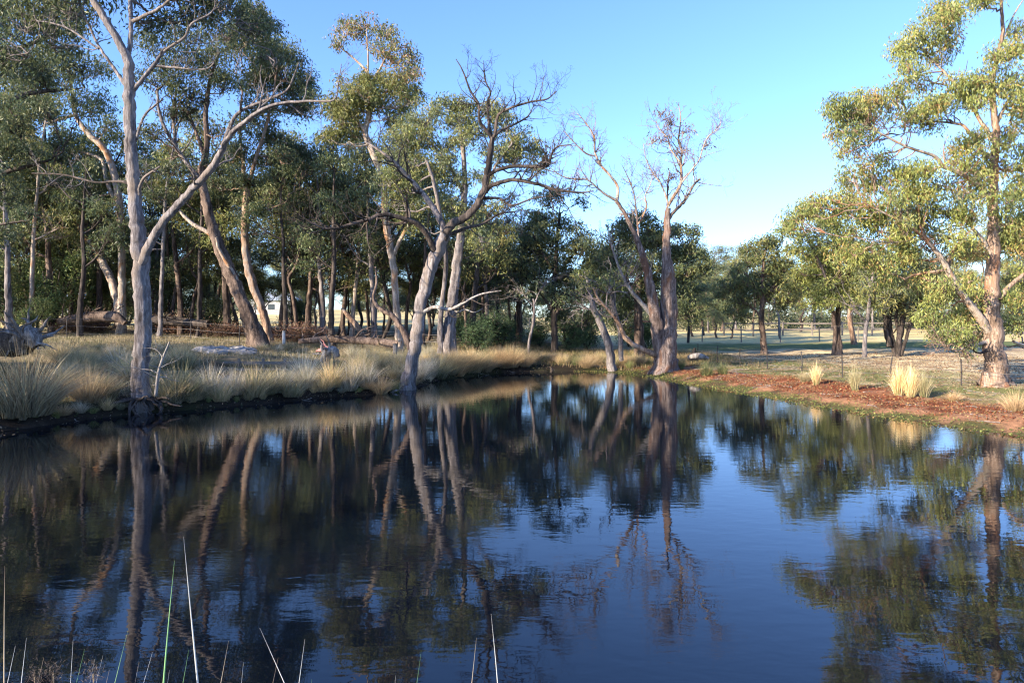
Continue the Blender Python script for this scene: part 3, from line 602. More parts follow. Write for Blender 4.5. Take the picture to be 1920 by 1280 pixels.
b[7] = t.limb([(1884, 70, 3.4), (1900, 30, 2.4), (1925, -10, 1.6)], mat=M_pale)
b[8] = t.limb([(1872, 560, 9), (1900, 530, 7), (1940, 500, 5), (1980, 470, 3)])
b[9] = t.limb([(1868, 440, 8), (1900, 420, 6), (1935, 405, 5)], mat=M_pale)
b[10] = t.limb([(1857, 655, 5), (1835, 662, 3.4), (1823, 650, 2.4), (1828, 615, 1.5)], dd=-.8, mat=M_dark)
b[11] = t.limb([(1853, 640, 6), (1815, 650, 4), (1790, 658, 3.4), (1770, 648, 3), (1745, 645, 2)], dd=-1.0, mat=M_drift)
b[12] = t.limb([(1860, 480, 7), (1835, 440, 5), (1805, 410, 4), (1770, 395, 3)], mat=M_pale)
b[13] = t.limb([(1900, 640, 5), (1930, 650, 4), (1960, 655, 3)], dd=1, mat=M_drift)
b[14] = t.limb([(1778, 500, 4), (1790, 465, 3), (1780, 420, 2)], mat=M_pale)
b[15] = t.limb([(1735, 448, 4), (1700, 452, 2.6), (1665, 455, 2), (1640, 450, 1.2)], dd=-.9, mat=M_pale)
for k in (0, 2, 3, 4, 5, 6, 12, 15): t.twigs(*b[k], n=7, length=.8, levels=1)
t.twigs(*b[11], n=16, length=.7, levels=2, up=-.02); t.twigs(*b[0], n=10, length=1.1, levels=2)
CL = [(1600, 195, 32, 18), (1575, 215, 24, 18), (1632, 190, 30, 16), (1660, 185, 22, 14), (1600, 235, 30, 16), (1568, 250, 12, 14), (1625, 215, 30, 14), (1575, 285, 10, 12), (1590, 262, 14, 12),
      (1700, 85, 26, 18), (1725, 60, 26, 16), (1760, 35, 30, 20), (1800, 20, 30, 22), (1690, 115, 18, 20), (1740, 90, 30, 16), (1780, 70, 26, 14), (1710, 140, 20, 12), (1685, 160, 14, 14), (1840, 0, 26, 16), (1760, 8, 26, 14), (1690, 180, 14, 8),
      (1790, 160, 34, 18), (1770, 190, 30, 16), (1820, 190, 30, 18), (1835, 145, 26, 14), (1870, 115, 24, 20), (1900, 100, 24, 22), (1895, 145, 26, 18), (1905, 60, 20, 14), (1850, 165, 26, 14), (1740, 205, 30, 14), (1725, 222, 26, 14), (1905, 200, 26, 22), (1700, 225, 20, 14),
      (1600, 325, 26, 12), (1630, 315, 26, 12), (1655, 300, 16, 12), (1655, 345, 34, 18), (1700, 330, 36, 18), (1735, 315, 30, 14), (1770, 345, 34, 18), (1810, 275, 30, 18), (1840, 255, 20, 14), (1815, 310, 34, 18), (1790, 290, 22, 14), (1850, 320, 20, 12), (1895, 260, 26, 22), (1900, 310, 26, 22), (1690, 360, 36, 18), (1730, 375, 36, 18), (1830, 360, 30, 16), (1900, 360, 26, 22),
      (1560, 370, 26, 12), (1530, 385, 26, 12), (1500, 400, 24, 12), (1485, 425, 16, 16), (1590, 365, 30, 14), (1620, 385, 30, 16), (1570, 400, 28, 14), (1640, 420, 30, 18), (1680, 400, 32, 18), (1600, 430, 28, 16), (1660, 450, 30, 16), (1700, 440, 30, 18), (1740, 420, 30, 16), (1780, 400, 34, 18), (1820, 400, 26, 18), (1900, 410, 28, 22), (1780, 440, 26, 16), (1630, 470, 26, 18), (1590, 480, 26, 18),
      (1810, 470, 26, 18), (1690, 480, 26, 20), (1905, 465, 26, 22), (1660, 500, 26, 18), (1800, 540, 22, 18), (1740, 520, 24, 18), (1760, 560, 28, 20), (1740, 595, 26, 16), (1780, 600, 26, 20), (1810, 600, 20, 20), (1800, 635, 24, 12), (1765, 628, 24, 12), (1830, 560, 14, 18), (1905, 560, 26, 18), (1920, 520, 20, 18), (1910, 610, 24, 16), (1935, 300, 30, 40), (1950, 180, 40, 50), (1950, 420, 40, 50)]
for c in CL: t.cluster(*c, leaf=.145)
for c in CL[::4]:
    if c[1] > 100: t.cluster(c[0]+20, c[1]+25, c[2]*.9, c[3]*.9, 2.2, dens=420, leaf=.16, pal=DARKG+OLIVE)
t.done(M_leafR)

# mid-distance trees with their own outlines
MIDUP = 1
def mid(label, D, base, mat, trunk, limbs, clusters, pal, seed, dens=560, group=None, name='gum_tree', lm=None):
    t = Tree(name, label, D, base, mat, group, seed=seed); t.pal = pal; t.dens = dens; t.dup = MIDUP
    t.limb(trunk, 'trunk', flute=.1)
    for l in limbs: t.limb(l)
    for c in clusters: t.cluster(*c)
    for L in t.sk[1:3]: t.twigs(*L, n=6, length=1.2, levels=2)
    t.done(lm); return t
mid('gum with a layered rounded crown left of the big dead gum', 42, (1042, 652), M_dark,
    [(1042, 662, 8), (1040, 620, 6.5), (1036, 570, 5.5), (1042, 500, 5), (1045, 450, 4), (1050, 400, 3)], [[(1040, 520, 4), (1065, 490, 3.4), (1090, 460, 3)], [(1040, 510, 3.6), (1015, 470, 3), (1000, 440, 2.4)], [(1035, 580, 4), (1010, 545, 3), (985, 520, 2.4)]],
    [(1050, 360, 32, 10), (1030, 378, 26, 10), (1085, 375, 12, 8), (1020, 405, 28, 12), (1000, 425, 26, 16), (1050, 425, 34, 16), (1090, 435, 30, 16), (1030, 455, 34, 18), (985, 460, 20, 20), (1075, 465, 34, 18), (1110, 470, 26, 18), (1000, 490, 30, 18), (1050, 500, 34, 18), (1100, 510, 30, 18), (975, 500, 24, 16), (1020, 540, 30, 16), (1080, 550, 34, 20), (960, 535, 26, 16), (1120, 540, 24, 20), (1060, 590, 30, 20), (1110, 600, 22, 20)], OLIVE+DARKG, 21)
MIDUP = 2
mid('dense dark gum filling the gap right behind the two trunks of the dead gum', 38, (1205, 665), M_brown,
    [(1200, 668, 13), (1198, 620, 11), (1195, 560, 9), (1200, 500, 7), (1208, 460, 5), (1215, 430, 3)], [[(1200, 540, 5), (1245, 500, 4), (1290, 470, 3)], [(1198, 560, 5), (1160, 500, 4), (1145, 460, 3)]],
    [(1165, 425, 26, 14), (1200, 412, 30, 12), (1225, 425, 26, 14), (1150, 450, 24, 16), (1185, 450, 30, 16), (1225, 455, 30, 16), (1275, 432, 22, 12), (1300, 445, 16, 14), (1290, 470, 26, 18), (1320, 485, 16, 12), (1315, 505, 20, 14), (1265, 480, 30, 18), (1290, 515, 28, 16), (1160, 490, 30, 18), (1145, 520, 26, 18), (1190, 500, 34, 20), (1240, 520, 30, 20), (1275, 550, 26, 20), (1170, 550, 30, 20), (1210, 560, 34, 20), (1130, 490, 20, 16), (1290, 590, 20, 18), (1160, 600, 24, 20)], DARKG+OLIVE[:1], 22)
MIDUP = 1
mid('pale blotched gum leaning left just beside the dead gum on the far bank', 33, (1148, 672), M_grey,
    [(1149, 680, 11), (1143, 655, 9), (1136, 630, 8.5), (1124, 600, 8), (1112, 575, 7), (1106, 545, 5), (1100, 520, 3)], [[(1165, 675, 7), (1162, 620, 6.5), (1150, 570, 6), (1142, 530, 4)], [(1112, 580, 3), (1090, 578, 2), (1070, 585, 1)]],
    [(1125, 530, 24, 12), (1095, 515, 24, 12), (1150, 515, 20, 12), (1085, 545, 18, 12), (1135, 570, 16, 12)], OLIVE+DARKG, 23, dens=380)
mid('broken bare grey sapling stem curving up before the far bank', 35, (1002, 658), M_grey,
    [(990, 664, 3.6), (992, 640, 3.2), (999, 610, 3), (1002, 580, 2.6), (1000, 560, 2)], [[(1000, 575, 2), (980, 550, 1.4), (960, 540, 1)], [(1002, 570, 2), (1015, 540, 1.4), (1030, 520, 1)]], [(975, 548, 14, 8), (1020, 530, 14, 8)], GREYG, 24, dens=250)
mid('thick snapped trunk with an orange broken top behind the far grass', 40, (1038, 662), M_dark,
    [(1040, 668, 9), (1040, 640, 8), (1039, 600, 7.5), (1041, 585, 7.5)], [[(1041, 590, 6), (1038, 578, 4), (1034, 572, 1)], [(1043, 590, 5), (1048, 576, 2), (1049, 570, .6)]], [(1052, 560, 18, 12)], DARKG, 25, dens=300)
MIDUP = 2
mid('gum with a mushroom-shaped crown in the right paddock behind the picket fence', 41, (1434, 660), M_brown,
    [(1434, 664, 8.5), (1431, 630, 6.5), (1428, 600, 6.5), (1430, 565, 5.5), (1430, 530, 4.5), (1432, 490, 3), (1438, 460, 1.6)],
    [[(1429, 600, 3.5), (1415, 580, 3), (1395, 570, 2)], [(1430, 570, 4), (1445, 545, 3.4), (1465, 520, 2.4)], [(1430, 570, 4), (1412, 530, 3), (1395, 510, 2)]],
    [(1430, 455, 26, 12), (1410, 465, 18, 10), (1450, 450, 18, 12), (1400, 490, 20, 10), (1455, 480, 20, 10), (1382, 510, 12, 8), (1470, 500, 30, 14), (1430, 515, 30, 12), (1400, 530, 28, 12), (1370, 540, 22, 12), (1350, 548, 14, 8), (1450, 535, 30, 14), (1490, 530, 28, 16), (1420, 555, 26, 14), (1385, 565, 20, 12), (1480, 560, 26, 14), (1395, 590, 16, 8)], OLIVE+DARKG, 26)
mid('leafy gum with twin dark trunks in the middle of the right paddock', 38, (1572, 662), M_brown,
    [(1572, 666, 11), (1571, 640, 8.5), (1570, 600, 7), (1573, 560, 6.5), (1575, 520, 5.5), (1572, 470, 4), (1565, 430, 3)],
    [[(1562, 668, 5), (1566, 620, 5), (1558, 560, 4), (1540, 500, 3), (1520, 460, 2)], [(1574, 540, 4), (1600, 500, 3), (1620, 470, 2)], [(1540, 505, 3), (1510, 440, 2.4), (1500, 410, 1.6)]],
    [(1500, 410, 22, 12), (1530, 405, 26, 12), (1480, 430, 16, 14), (1560, 420, 26, 14), (1520, 440, 28, 14), (1550, 460, 30, 16), (1590, 450, 28, 16), (1500, 470, 22, 12), (1530, 490, 30, 16), (1570, 490, 30, 18), (1610, 490, 28, 18), (1540, 525, 30, 16), (1510, 510, 24, 14), (1580, 530, 30, 18), (1620, 530, 24, 18), (1560, 555, 26, 14), (1530, 550, 24, 14)], OLIVE+RUST[:3], 27)
mid('reddish-trunked gum standing just right of the twin dark trunks in the paddock', 50, (1598, 645), M_orange,
    [(1603, 650, 7), (1598, 630, 6), (1594, 600, 5.5), (1593, 570, 4.5), (1590, 530, 3)], [[(1593, 575, 3.4), (1610, 540, 3), (1620, 500, 2)]],
    [(1590, 520, 24, 16), (1620, 540, 24, 16), (1600, 560, 22, 10), (1640, 560, 20, 14), (1565, 540, 20, 12), (1610, 500, 24, 16)], OLIVE, 28)
mid('slim pale gum with a straight stem in front of the multi-stemmed tree', 36, (1621, 668), M_grey,
    [(1621, 672, 5.5), (1621, 640, 4.6), (1624, 610, 4.4), (1630, 570, 4.2), (1635, 530, 3.4), (1640, 490, 2.6)], [[(1624, 605, 2.6), (1608, 585, 2.2), (1595, 570, 1.6)], [(1633, 545, 2.6), (1620, 500, 2)]],
    [(1640, 500, 24, 16), (1660, 520, 24, 18), (1620, 510, 20, 14), (1650, 545, 24, 14), (1615, 540, 16, 10), (1670, 550, 22, 14), (1640, 470, 24, 16)], GREYG+OLIVE, 29, dens=460)
mid('multi-stemmed dark paddock tree with stems fanning from one base', 37, (1682, 664), M_dark,
    [(1684, 668, 8), (1686, 640, 6.5), (1692, 600, 5.5), (1696, 570, 4.5), (1692, 530, 3.6), (1700, 490, 2.4)],
    [[(1680, 668, 7), (1674, 640, 6), (1668, 600, 5), (1676, 560, 3)], [(1688, 666, 6), (1700, 630, 4.4), (1710, 600, 4), (1720, 565, 3), (1728, 540, 2)], [(1668, 650, 7), (1662, 620, 6.5), (1660, 590, 5), (1656, 560, 3)], [(1690, 640, 4), (1680, 600, 4), (1684, 570, 3)]],
    [(1690, 520, 28, 18), (1720, 530, 26, 18), (1660, 530, 26, 16), (1700, 490, 28, 18), (1680, 560, 28, 12), (1735, 560, 24, 16), (1650, 560, 22, 12), (1740, 500, 26, 18), (1700, 560, 24, 12), (1725, 590, 20, 12)], OLIVE+DARKG+GREYG, 30)

MIDUP = 0
sg = np.random.default_rng(444); slim = [(18, 36, 250, -20, 0), (58, 38, 200, 25, 3), (97, 40, 280, -30, 1), (150, 37, 320, 15, 2), (188, 42, 260, -10, 1), (300, 38, 220, 30, 0), (338, 41, 300, -25, 1), (372, 39, 260, 10, 2), (428, 42, 320, -15, 1), (536, 37, 330, -12, 2), (577, 41, 360, 18, 1), (604, 39, 300, -14, 0), (622, 36, 310, 6, 2), (660, 40, 340, 25, 3), (703, 38, 300, -20, 0), (792, 38, 330, 12, 1), (884, 38, 400, 20, 2), (915, 42, 420, -15, 0), (972, 44, 450, 12, 1)]
for k, (x, D, yt, ln, mi) in enumerate(slim):
    yb = 645-12*(x < 500); mt = [M_grey, M_brown, M_dark, M_pale][mi]; h = yb-yt; rr = sg.uniform(4.6, 7.5)
    xs = [x+ln*f**1.5+sg.normal()*5*f for f in (0, .2, .42, .62, .8, 1)]; ys = [yb-h*f for f in (0, .2, .42, .62, .8, 1)]
    trunk = [(a, b_, rr*(1.3, 1, .85, .7, .5, .3)[q]) for q, (a, b_) in enumerate(zip(xs, ys))]; limbs = []; cl = [(xs[5], ys[5], 34, 20), (xs[4]+sg.normal()*20, ys[4], 34, 18)]
    for q in (2, 3, 4):
        sd = sg.choice([-1, 1]); w = sg.uniform(30, 60); u = sg.uniform(35, 80); e = (xs[q]+sd*w, ys[q]-u)
        limbs.append([(xs[q], ys[q], rr*.5), (xs[q]+sd*w*.55, ys[q]-u*.35, rr*.38), (e[0], e[1], rr*.2)]); cl += [(e[0], e[1], sg.uniform(24, 38), sg.uniform(14, 22)), (e[0]+sg.normal()*22, e[1]+sg.uniform(15, 45), 26, 14)]
    mid('slim forked gum inside the left grove', D, (x, yb), mt, trunk, limbs, cl, [DARKG, OLIVE, DARKG+GREYG][k % 3], 300+k, dens=500, group='slim forked gums inside the left grove')
# generic woodland trees (prototypes copied with obj.copy)
def copy_tree(o, loc, rz, s, label=None, group=None, sz=None):
    c = o.copy(); sc.collection.objects.link(c); c.location = loc; c.rotation_euler = (0, 0, rz); c.scale = (s, s, sz or s)
    if label: c['label'] = label
    if group: c['group'] = group
    for ch in o.children:
        k = ch.copy(); sc.collection.objects.link(k); k.parent = c
    return c
def proto(seed, H, spread, mat, pal, lean=0, low=.2, nb=7, nq=2, dens=270, leaf=.28, r0=.17, name='woodland_tree', cat='tree', cr=1.15, forks=1):
    base = np.array([0., 500.+seed*30, 0.])
    t = Tree(name, 'x', 50, (0, 0), mat, 'x', cat, seed=seed, z0=0, loc=base); t.pal = pal; t.dens = dens
    g = t.rng
    def path(S, E, ra, rb, n=7):
        u = np.linspace(0, 1, n)[:, None]; P = S*(1-u)+E*u; P[1:-1] += g.normal(size=(n-2, 3))*.02*np.linalg.norm(E-S)
        P, r = catmull(P, np.linspace(ra, rb, n), .5); V, Q = limb_vq(P, r, 9, .09, seed, 0); t.sk.append((P, r)); return V, Q
    tm = MB(); top = base+np.array([lean*H, g.normal()*.05*H, H*.86])
    tm.add(*path(base-[0, 0, .3], top, r0, r0*.25, 9)); P, r = t.sk[0]
    for k in range(nb):
        f = g.uniform(low, .85); j = int(f*(len(P)-1)); a = g.uniform(0, 6.28)+k*2.4; ln = spread*g.uniform(.6, 1.1)*(1.15-f*.5)
        E = P[j]+np.array([math.cos(a)*ln, math.sin(a)*ln, ln*g.uniform(.5, 1.1)]); tm.add(*path(P[j], E, r[j]*.6, .03))
    ends = [p[-1] for p, r_ in t.sk]+[p[len(p)*2//3] for p, r_ in t.sk[1:]]
    for e in ends:
        for q in range(nq):
            rr = cr*g.uniform(.7, 1.25); c = e+g.normal(size=3)*cr*.5
            t.cluster(0, 0, 0, 0, world=(c, (rr, rr, rr*.6)), leaf=leaf, clump=.5, tips=14)
    tm.build('trunk', mat, t.root); t.done(M_far)
    return t.root
protos = [proto(41, 13, 4.0, M_brown, DARKG+GREYG, .06), proto(42, 15, 4.2, M_dark, DARKG+OLIVE, -.08  , low=.28), proto(43, 11, 4.0, M_grey, OLIVE, .12, nq=3),
          proto(44, 12, 3.4, M_dark, GREYG+OLIVE, .0, low=.16, nb=8), proto(45, 9, 3.6, M_brown, DARKG, -.12, nq=3, low=.15), proto(46, 14, 3.6, M_brown, OLIVE+DARKG, .05, low=.4, nb=5, r0=.17)]
used = set()
def put(i, x, D, s, label, group, rz=None, sz=None, X=None):
    p = np.array([(x-960)/1280*D if X is None else X, D]); z = gz(p[0], p[1])
    o = protos[i]; loc = (p[0], p[1], z); rz = R.uniform(0, 6.28) if rz is None else rz
    if i not in used:
        used.add(i); o.location = loc; o.rotation_euler = (0, 0, rz); o.scale = (s, s, sz or s); o['label'] = label; o['group'] = group; return o
    return copy_tree(o, loc, rz, s, label, group, sz)
G1 = ('slender woodland gum among the dense grove behind the left grass bank', 'gums of the dense left grove')
for x, D, i, s in ((20, 44, 1, 1.1), (110, 46, 3, .95), (-40, 42, 0, 1.2), (160, 55, 1, 1.1), (195, 48, 4, 1.0), (290, 47, 2, 1.05), (345, 50, 4, .8), (390, 52, 5, 1.0), (430, 60, 0, 1.0), (535, 43, 5, .95),
                   (560, 52, 1, .85), (578, 47, 3, .8), (620, 41, 0, .95), (650, 43, 5, .95), (672, 54, 3, .8), (710, 40, 1, .85), (700, 60, 2, .8), (785, 47, 0, .85), (140, 62, 5, 1.1), (880, 46, 4, .8), (905, 42, 0, .72), (935, 52, 3, .75), (965, 56, 4, .8), (-90, 38, 1, 1.1), (45, 41, 5, .9), (88, 47, 5, .85), (138, 42, 5, .8), (178, 44, 1, .8), (330, 44, 5, .85), (365, 42, 5, .75), (412, 45, 5, .85), (448, 43, 1, .7), (548, 40, 5, .8), (598, 45, 5, .85), (634, 46, 1, .7), (688, 44, 5, .75), (765, 42, 5, .75), (800, 44, 5, .75), (872, 40, 5, .6), (955, 44, 5, .62)):
    put(i, x, D, s, *G1)
G1b = ('bushy low-crowned tree closing the gaps at the back of the left grove', 'bushy trees at the back of the left grove')
for x, D, i, s in ((-20, 52, 3, .8), (130, 60, 3, .7), (275, 62, 3, .55), (380, 62, 3, .5), (500, 66, 2, .6), (590, 66, 4, .42), (665, 62, 4, .40), (735, 64, 4, .5), (770, 56, 4, .6), (815, 60, 3, .6), (845, 50, 4, .65), (900, 58, 3, .7), (940, 62, 4, .75), (690, 74, 4, .5), (560, 84, 4, .6), (480, 80, 4, .6), (300, 74, 4, .6), (400, 76, 4, .6), (60, 72, 4, .7), (200, 76, 4, .7)):
    put(i, x, D, s*.82, *G1b)
G1c = ('young gum with a low crown among the trunks of the left grove', 'young gums among the trunks of the left grove')
for x, D, i, s in ((5, 43, 3, .62), (75, 45, 2, .6), (120, 47, 3, .66), (172, 44, 4, .62), (212, 48, 3, .6), (282, 45, 4, .62), (318, 48, 3, .62), (356, 46, 2, .55), (402, 48, 3, .6), (440, 46, 4, .6), (492, 47, 3, .52), (548, 46, 3, .5), (590, 49, 2, .5), (652, 47, 3, .5), (722, 46, 3, .52), (776, 47, 2, .52), (812, 45, 3, .5), (872, 48, 4, .6)):
    put(i, x, D, s, *G1c)
G2 = ('gum in the belt of trees behind the far end of the pond', 'trees behind the far end of the pond')
for x, D, i, s in ((1005, 58, 0, .7), (1060, 62, 1, .65), (1100, 50, 4, .75), (1125, 66, 2, .8), (1175, 58, 3, .75), (1225, 52, 0, .7), (1300, 70, 4, .75), (1290, 55, 3, .7), (1330, 80, 2, .7)):
    put(i, x, D, s, *G2)
G3 = ('distant bushy tree beyond the right paddock', 'distant trees beyond the right paddock')
for x, D, i, s in ((1320, 72, 0, .62), (1350, 84, 4, .8), (1380, 90, 2, .8), (1345, 66, 4, .5), (1410, 95, 0, .7), (1465, 62, 2, .55), (1500, 84, 4, .75), (1530, 90, 2, .75), (1560, 95, 0, .7), (1600, 100, 4, .85), (1640, 88, 2, .75), (1690, 92, 0, .7), (1740, 88, 4, .8), (1790, 80, 2, .8), (1840, 88, 0, .8), (1890, 80, 4, .8), (1940, 76, 2, .9), (1985, 60, 0, .9), (1370, 62, 4, .42), (1750, 68, 4, .7)):
    put(i, x, D, s*1.22, *G3)
G4 = ('tiny tree on the far edge of the golden field', 'trees far across the golden field')
for k in range(60):
    x = -80+k*24+R.uniform(-10, 10); D = R.uniform(150, 230); put([4, 2, 4, 3, 0][k % 5], x, D, R.uniform(.8, 1.3), *G4)
for k in range(40):
    x = 1290+k*18+R.uniform(-8, 8); D = R.uniform(130, 200); put([4, 2, 4, 3, 0][k % 5], x, D, R.uniform(.7, 1.1), 'tiny tree on the skyline far beyond the right paddock', 'skyline trees beyond the right paddock')
# trees standing behind and left of the photographer, whose shade falls on the left bank
for X_, Y_, i, s in ((-19, 3, 4, .62), (-20, 7, 3, .5), (-19.5, 10.5, 4, .6), (-20, 14, 3, .52), (-19, 17, 4, .62), (-20.5, 20.5, 2, .55), (-22, 24, 4, .65), (-17, -1, 3, .5), (-23, 1, 4, .8), (-15, -5, 4, .6), (-26, 12, 0, .8), (-24, 17, 4, .7), (-21, 5, 3, .55), (-23.5, 28, 3, .5)):
    put(i, 0, Y_, s, 'gum outside the left edge of the picture shading the left bank', 'gums shading the left bank', X=X_)

# understory shrubs
def shrub(seed, pal, Rr, H, leaf=.13):
    base = np.array([60.*seed, 800., 0.]); t = Tree('shrub', 'x', 40, (0, 0), M_dark, 'x', 'shrub', seed=seed, z0=0, loc=base); t.pal = pal; t.dens = 520; t.droop = .2
    g = t.rng; sm = MB()
    for k in range(6):
        a = g.uniform(0, 6.28); P, r = catmull(np.array([base-[0, 0, .1], base+[math.cos(a)*Rr*.3, math.sin(a)*Rr*.3, H*.4], base+[math.cos(a)*Rr*.6, math.sin(a)*Rr*.6, H*.75]]), np.array([.05, .035, .015]), .3)
        V, Q = limb_vq(P, r, 6, .05, k); sm.add(V, Q); t.sk.append((P, r))
    sm.build('stem', M_dark, t.root)
    for k in range(9):
        a = g.uniform(0, 6.28); q = g.uniform(0, .7)*Rr; c = base+[math.cos(a)*q, math.sin(a)*q, H*g.uniform(.3, .85)]
        t.cluster(0, 0, 0, 0, world=(c, (Rr*g.uniform(.3, .6), Rr*g.uniform(.3, .6), H*g.uniform(.14, .34))), leaf=leaf, clump=.42, tips=9)
    t.done(M_far); return t.root
SHR = [shrub(61, [(.055, .085, .03), (.075, .10, .034), (.09, .10, .04)], 1.5, 2.8, .16), shrub(62, DARKG, 1.6, 2.4, .16), shrub(63, [(.035, .06, .03), (.045, .07, .03)], 1.1, 1.6), shrub(64, [(.14, .075, .05), (.10, .07, .045)], 1.4, 1.0)]
used_s = set()
def puts(i, x, D, s, label, group, sz=None):
    X_ = (x-960)/1280*D; loc = (X_, D, gz(X_, D)); o = SHR[i]
    if i not in used_s: used_s.add(i); o.location = loc; o.scale = (s, s, sz or s); o.rotation_euler = (0, 0, R.uniform(0, 6)); o['label'] = label; o['group'] = group; return o
    return copy_tree(o, loc, R.uniform(0, 6), s, label, group, sz)
for x, D, s, sz in ((95, 40, 1.3, 1.7), (30, 42, 1.3, 1.6), (155, 43, 1.0, 1.2), (60, 37, .7, .75)): puts(0, x, D, s, 'bright green sunlit bush beneath the grove at the far left', 'bright green bushes at the far left', sz)
for x, D, s in ((-20, 38, 1.6), (200, 50, 1.3), (300, 52, 1.2), (360, 46, 1.0), (400, 43, .9), (560, 50, .9), (240, 56, 1.2), (10, 50, 1.5), (100, 54, 1.4)): puts(1, x, D, s, 'dark bush in the shade beneath the grove', 'dark bushes beneath the left grove')
for x, D, s in ((890, 37, 1.0), (915, 40, 1.2), (940, 41, 1.0), (870, 42, 1.1), (960, 47, .9), (1012, 43, .9), (1065, 42, 1.1), (1100, 46, 1.0), (1215, 45, 1.2), (1180, 50, 1.1), (1085, 52, 1.0)): puts(2, x, D, s, 'low dark bush behind the tall dry grass near the far end of the pond', 'low bushes near the far end of the pond')
for x, D, s in ((540, 37.5, 1.1), (575, 38, .9), (300, 42, 1.2), (350, 42, 1.0), (420, 40, .9), (470, 41, .8), (140, 40, 1.0), (180, 41, 1.0)): puts(3, x, D, s, 'heap of dry brown brush under the grove', 'heaps of dry brush under the grove')
for i in range(4): assert i in used_s

# ------------------------------------------------------------------ grasses
def tussock(seed, n, H, spread, pal, stiff=.5, wd=.006):
    g = np.random.default_rng(seed); a = g.uniform(0, 6.28, n); q = np.sqrt(g.random(n)); base = np.stack([np.cos(a)*q*spread*.28, np.sin(a)*q*spread*.28, np.zeros(n)-.05], 1)
    a2 = a+g.normal(size=n)*.5; out = np.stack([np.cos(a2), np.sin(a2), np.zeros(n)], 1)*(q*spread*g.uniform(.3, 1.1, n))[:, None]
    h = H*g.uniform(.55, 1.1, n)*(1-.35*q); K = 5; t = np.linspace(0, 1, K)
    P = base[:, None]+out[:, None]*(t[None, :, None]**(1.2+stiff)); P[:, :, 2] += h[:, None]*(t[None]-.28*(1-stiff)*q[:, None]*t[None]**3)
    P[:, 1:, :2] += g.normal(size=(n, 1, 2))*.02
    w = norm(np.cross(np.array([0, 0, 1.]), g.normal(size=(n, 3))))[:, None]*(wd*(1.05-t))[None, :, None]
    V = np.stack([P-w, P+w], 2).reshape(-1, 3)
    i = np.arange(n)[:, None]*K*2+np.arange(K-1)[None]*2; Q = np.stack([i, i+1, i+3, i+2], -1).reshape(-1, 4)
    pal = np.array(pal); c = pal[g.choice(len(pal), n)]*(1+g.normal(size=(n, 1))*.2)
    grad = (1+.35*(t-.5))[None, :, None]*np.ones((n, K, 1)); low = np.array([.10, .13, .045]) if stiff > .6 else np.array([.16, .13, .08])
    mixf = np.clip(1-t*2.2, 0, 1)[None, :, None]*.6
    C = (c[:, None]*grad)*(1-mixf)+low*mixf
    return V, Q, np.clip(np.repeat(C.reshape(-1, 3), 2, 0)*1.2, .01, .85)
STRAW = [(.44, .34, .19), (.54, .43, .26), (.28, .25, .13), (.48, .39, .26), (.20, .20, .085)]
TAN = [(.40, .28, .16), (.32, .22, .12), (.46, .36, .22)]
PALEB = [(.50, .43, .33), (.58, .51, .40), (.28, .26, .17)]
GREENT = [(.12, .17, .06), (.18, .20, .08), (.30, .26, .12)]
GOLD = [(.54, .42, .24), (.46, .35, .19), (.60, .49, .31), (.34, .31, .14)]
TS = {'straw': [tussock(s, 460, .95, .85, STRAW) for s in (1, 2, 3)], 'tan': [tussock(s, 620, .95, .95, TAN+STRAW[:1]) for s in (4, 5)], 'pale': [tussock(s, 330, .9, .65, PALEB, .6) for s in (6, 7)],
      'green': [tussock(s, 380, .7, .5, GREENT, .8) for s in (8, 9)], 'gold': [tussock(s, 420, 1.15, .34, GOLD, .9, .007) for s in (10, 11)]}
TM = {}
def put_tus(kind_, x, y, s, label, group, X=None, Y=None, sz=None):
    p = ground_at(x, y) if X is None else np.array([X, Y, gz(X, Y)])
    i = int(R.integers(0, len(TS[kind_]))); key = (kind_, i)
    if key not in TM:
        V, Q, C = TS[kind_][i]; o = mesh_obj('grass_tussock', V, Q, M_grass, col=C, smooth=False); TM[key] = o.data
    else:
        o = bpy.data.objects.new('grass_tussock', TM[key]); sc.collection.objects.link(o)
    o.location = p; o.scale = (s, s, sz or s); o.rotation_euler = (0, 0, R.uniform(0, 6.28)); tag(o, label, 'grass tussock', group); return o
put_tus('tan', 45, 775, 2.1, 'biggest bushy tan tussock at the far left edge of the bank', None)
put_tus('tan', 165, 752, 1.25, 'tan tussock with arching tips midway between the biggest tussock and the grey gum', None)
put_tus('straw', 115, 738, 1.3, 'straw tussock behind the biggest tan tussock', None)
put_tus('straw', 195, 748, 1.1, 'straw tussock just left of the grey gum', None)
put_tus('tan', 712, 738, .95, 'spiky pinkish-tan tussock at the water just left of the leaning tree', None)
put_tus('green', 738, 735, .95, 'green tussock squeezed against the leaning tree at the water', None)
put_tus('pale', 395, 742, 1.35, 'fan-shaped bluish pale tussock on the bank right of the grey gum', None)
put_tus('pale', 440, 738, 1.1, 'narrow pale tussock hanging over the mud in the middle of the left bank', None)
put_tus('straw', 340, 748, 1.4, 'tall hazy straw tussock just right of the grey gum', None)
gB = 'pale dry tussocks along the left water edge'
for x in (300, 322, 365, 418, 470, 500, 525, 548, 575, 600, 625, 650, 672, 690, 785, 805, 822):
    yb = np.interp(x, [265, 400, 600, 740, 840], [766, 755, 737, 726, 704])
    put_tus(['straw', 'pale', 'straw', 'pale', 'straw', 'straw'][int(R.integers(0, 6))], x+R.uniform(-6, 6), yb-R.uniform(0, 12), R.uniform(.95, 1.45), 'pale dry tussock in the row along the left water edge', gB)
gF = 'small drooping tufts on the black mud of the left edge'
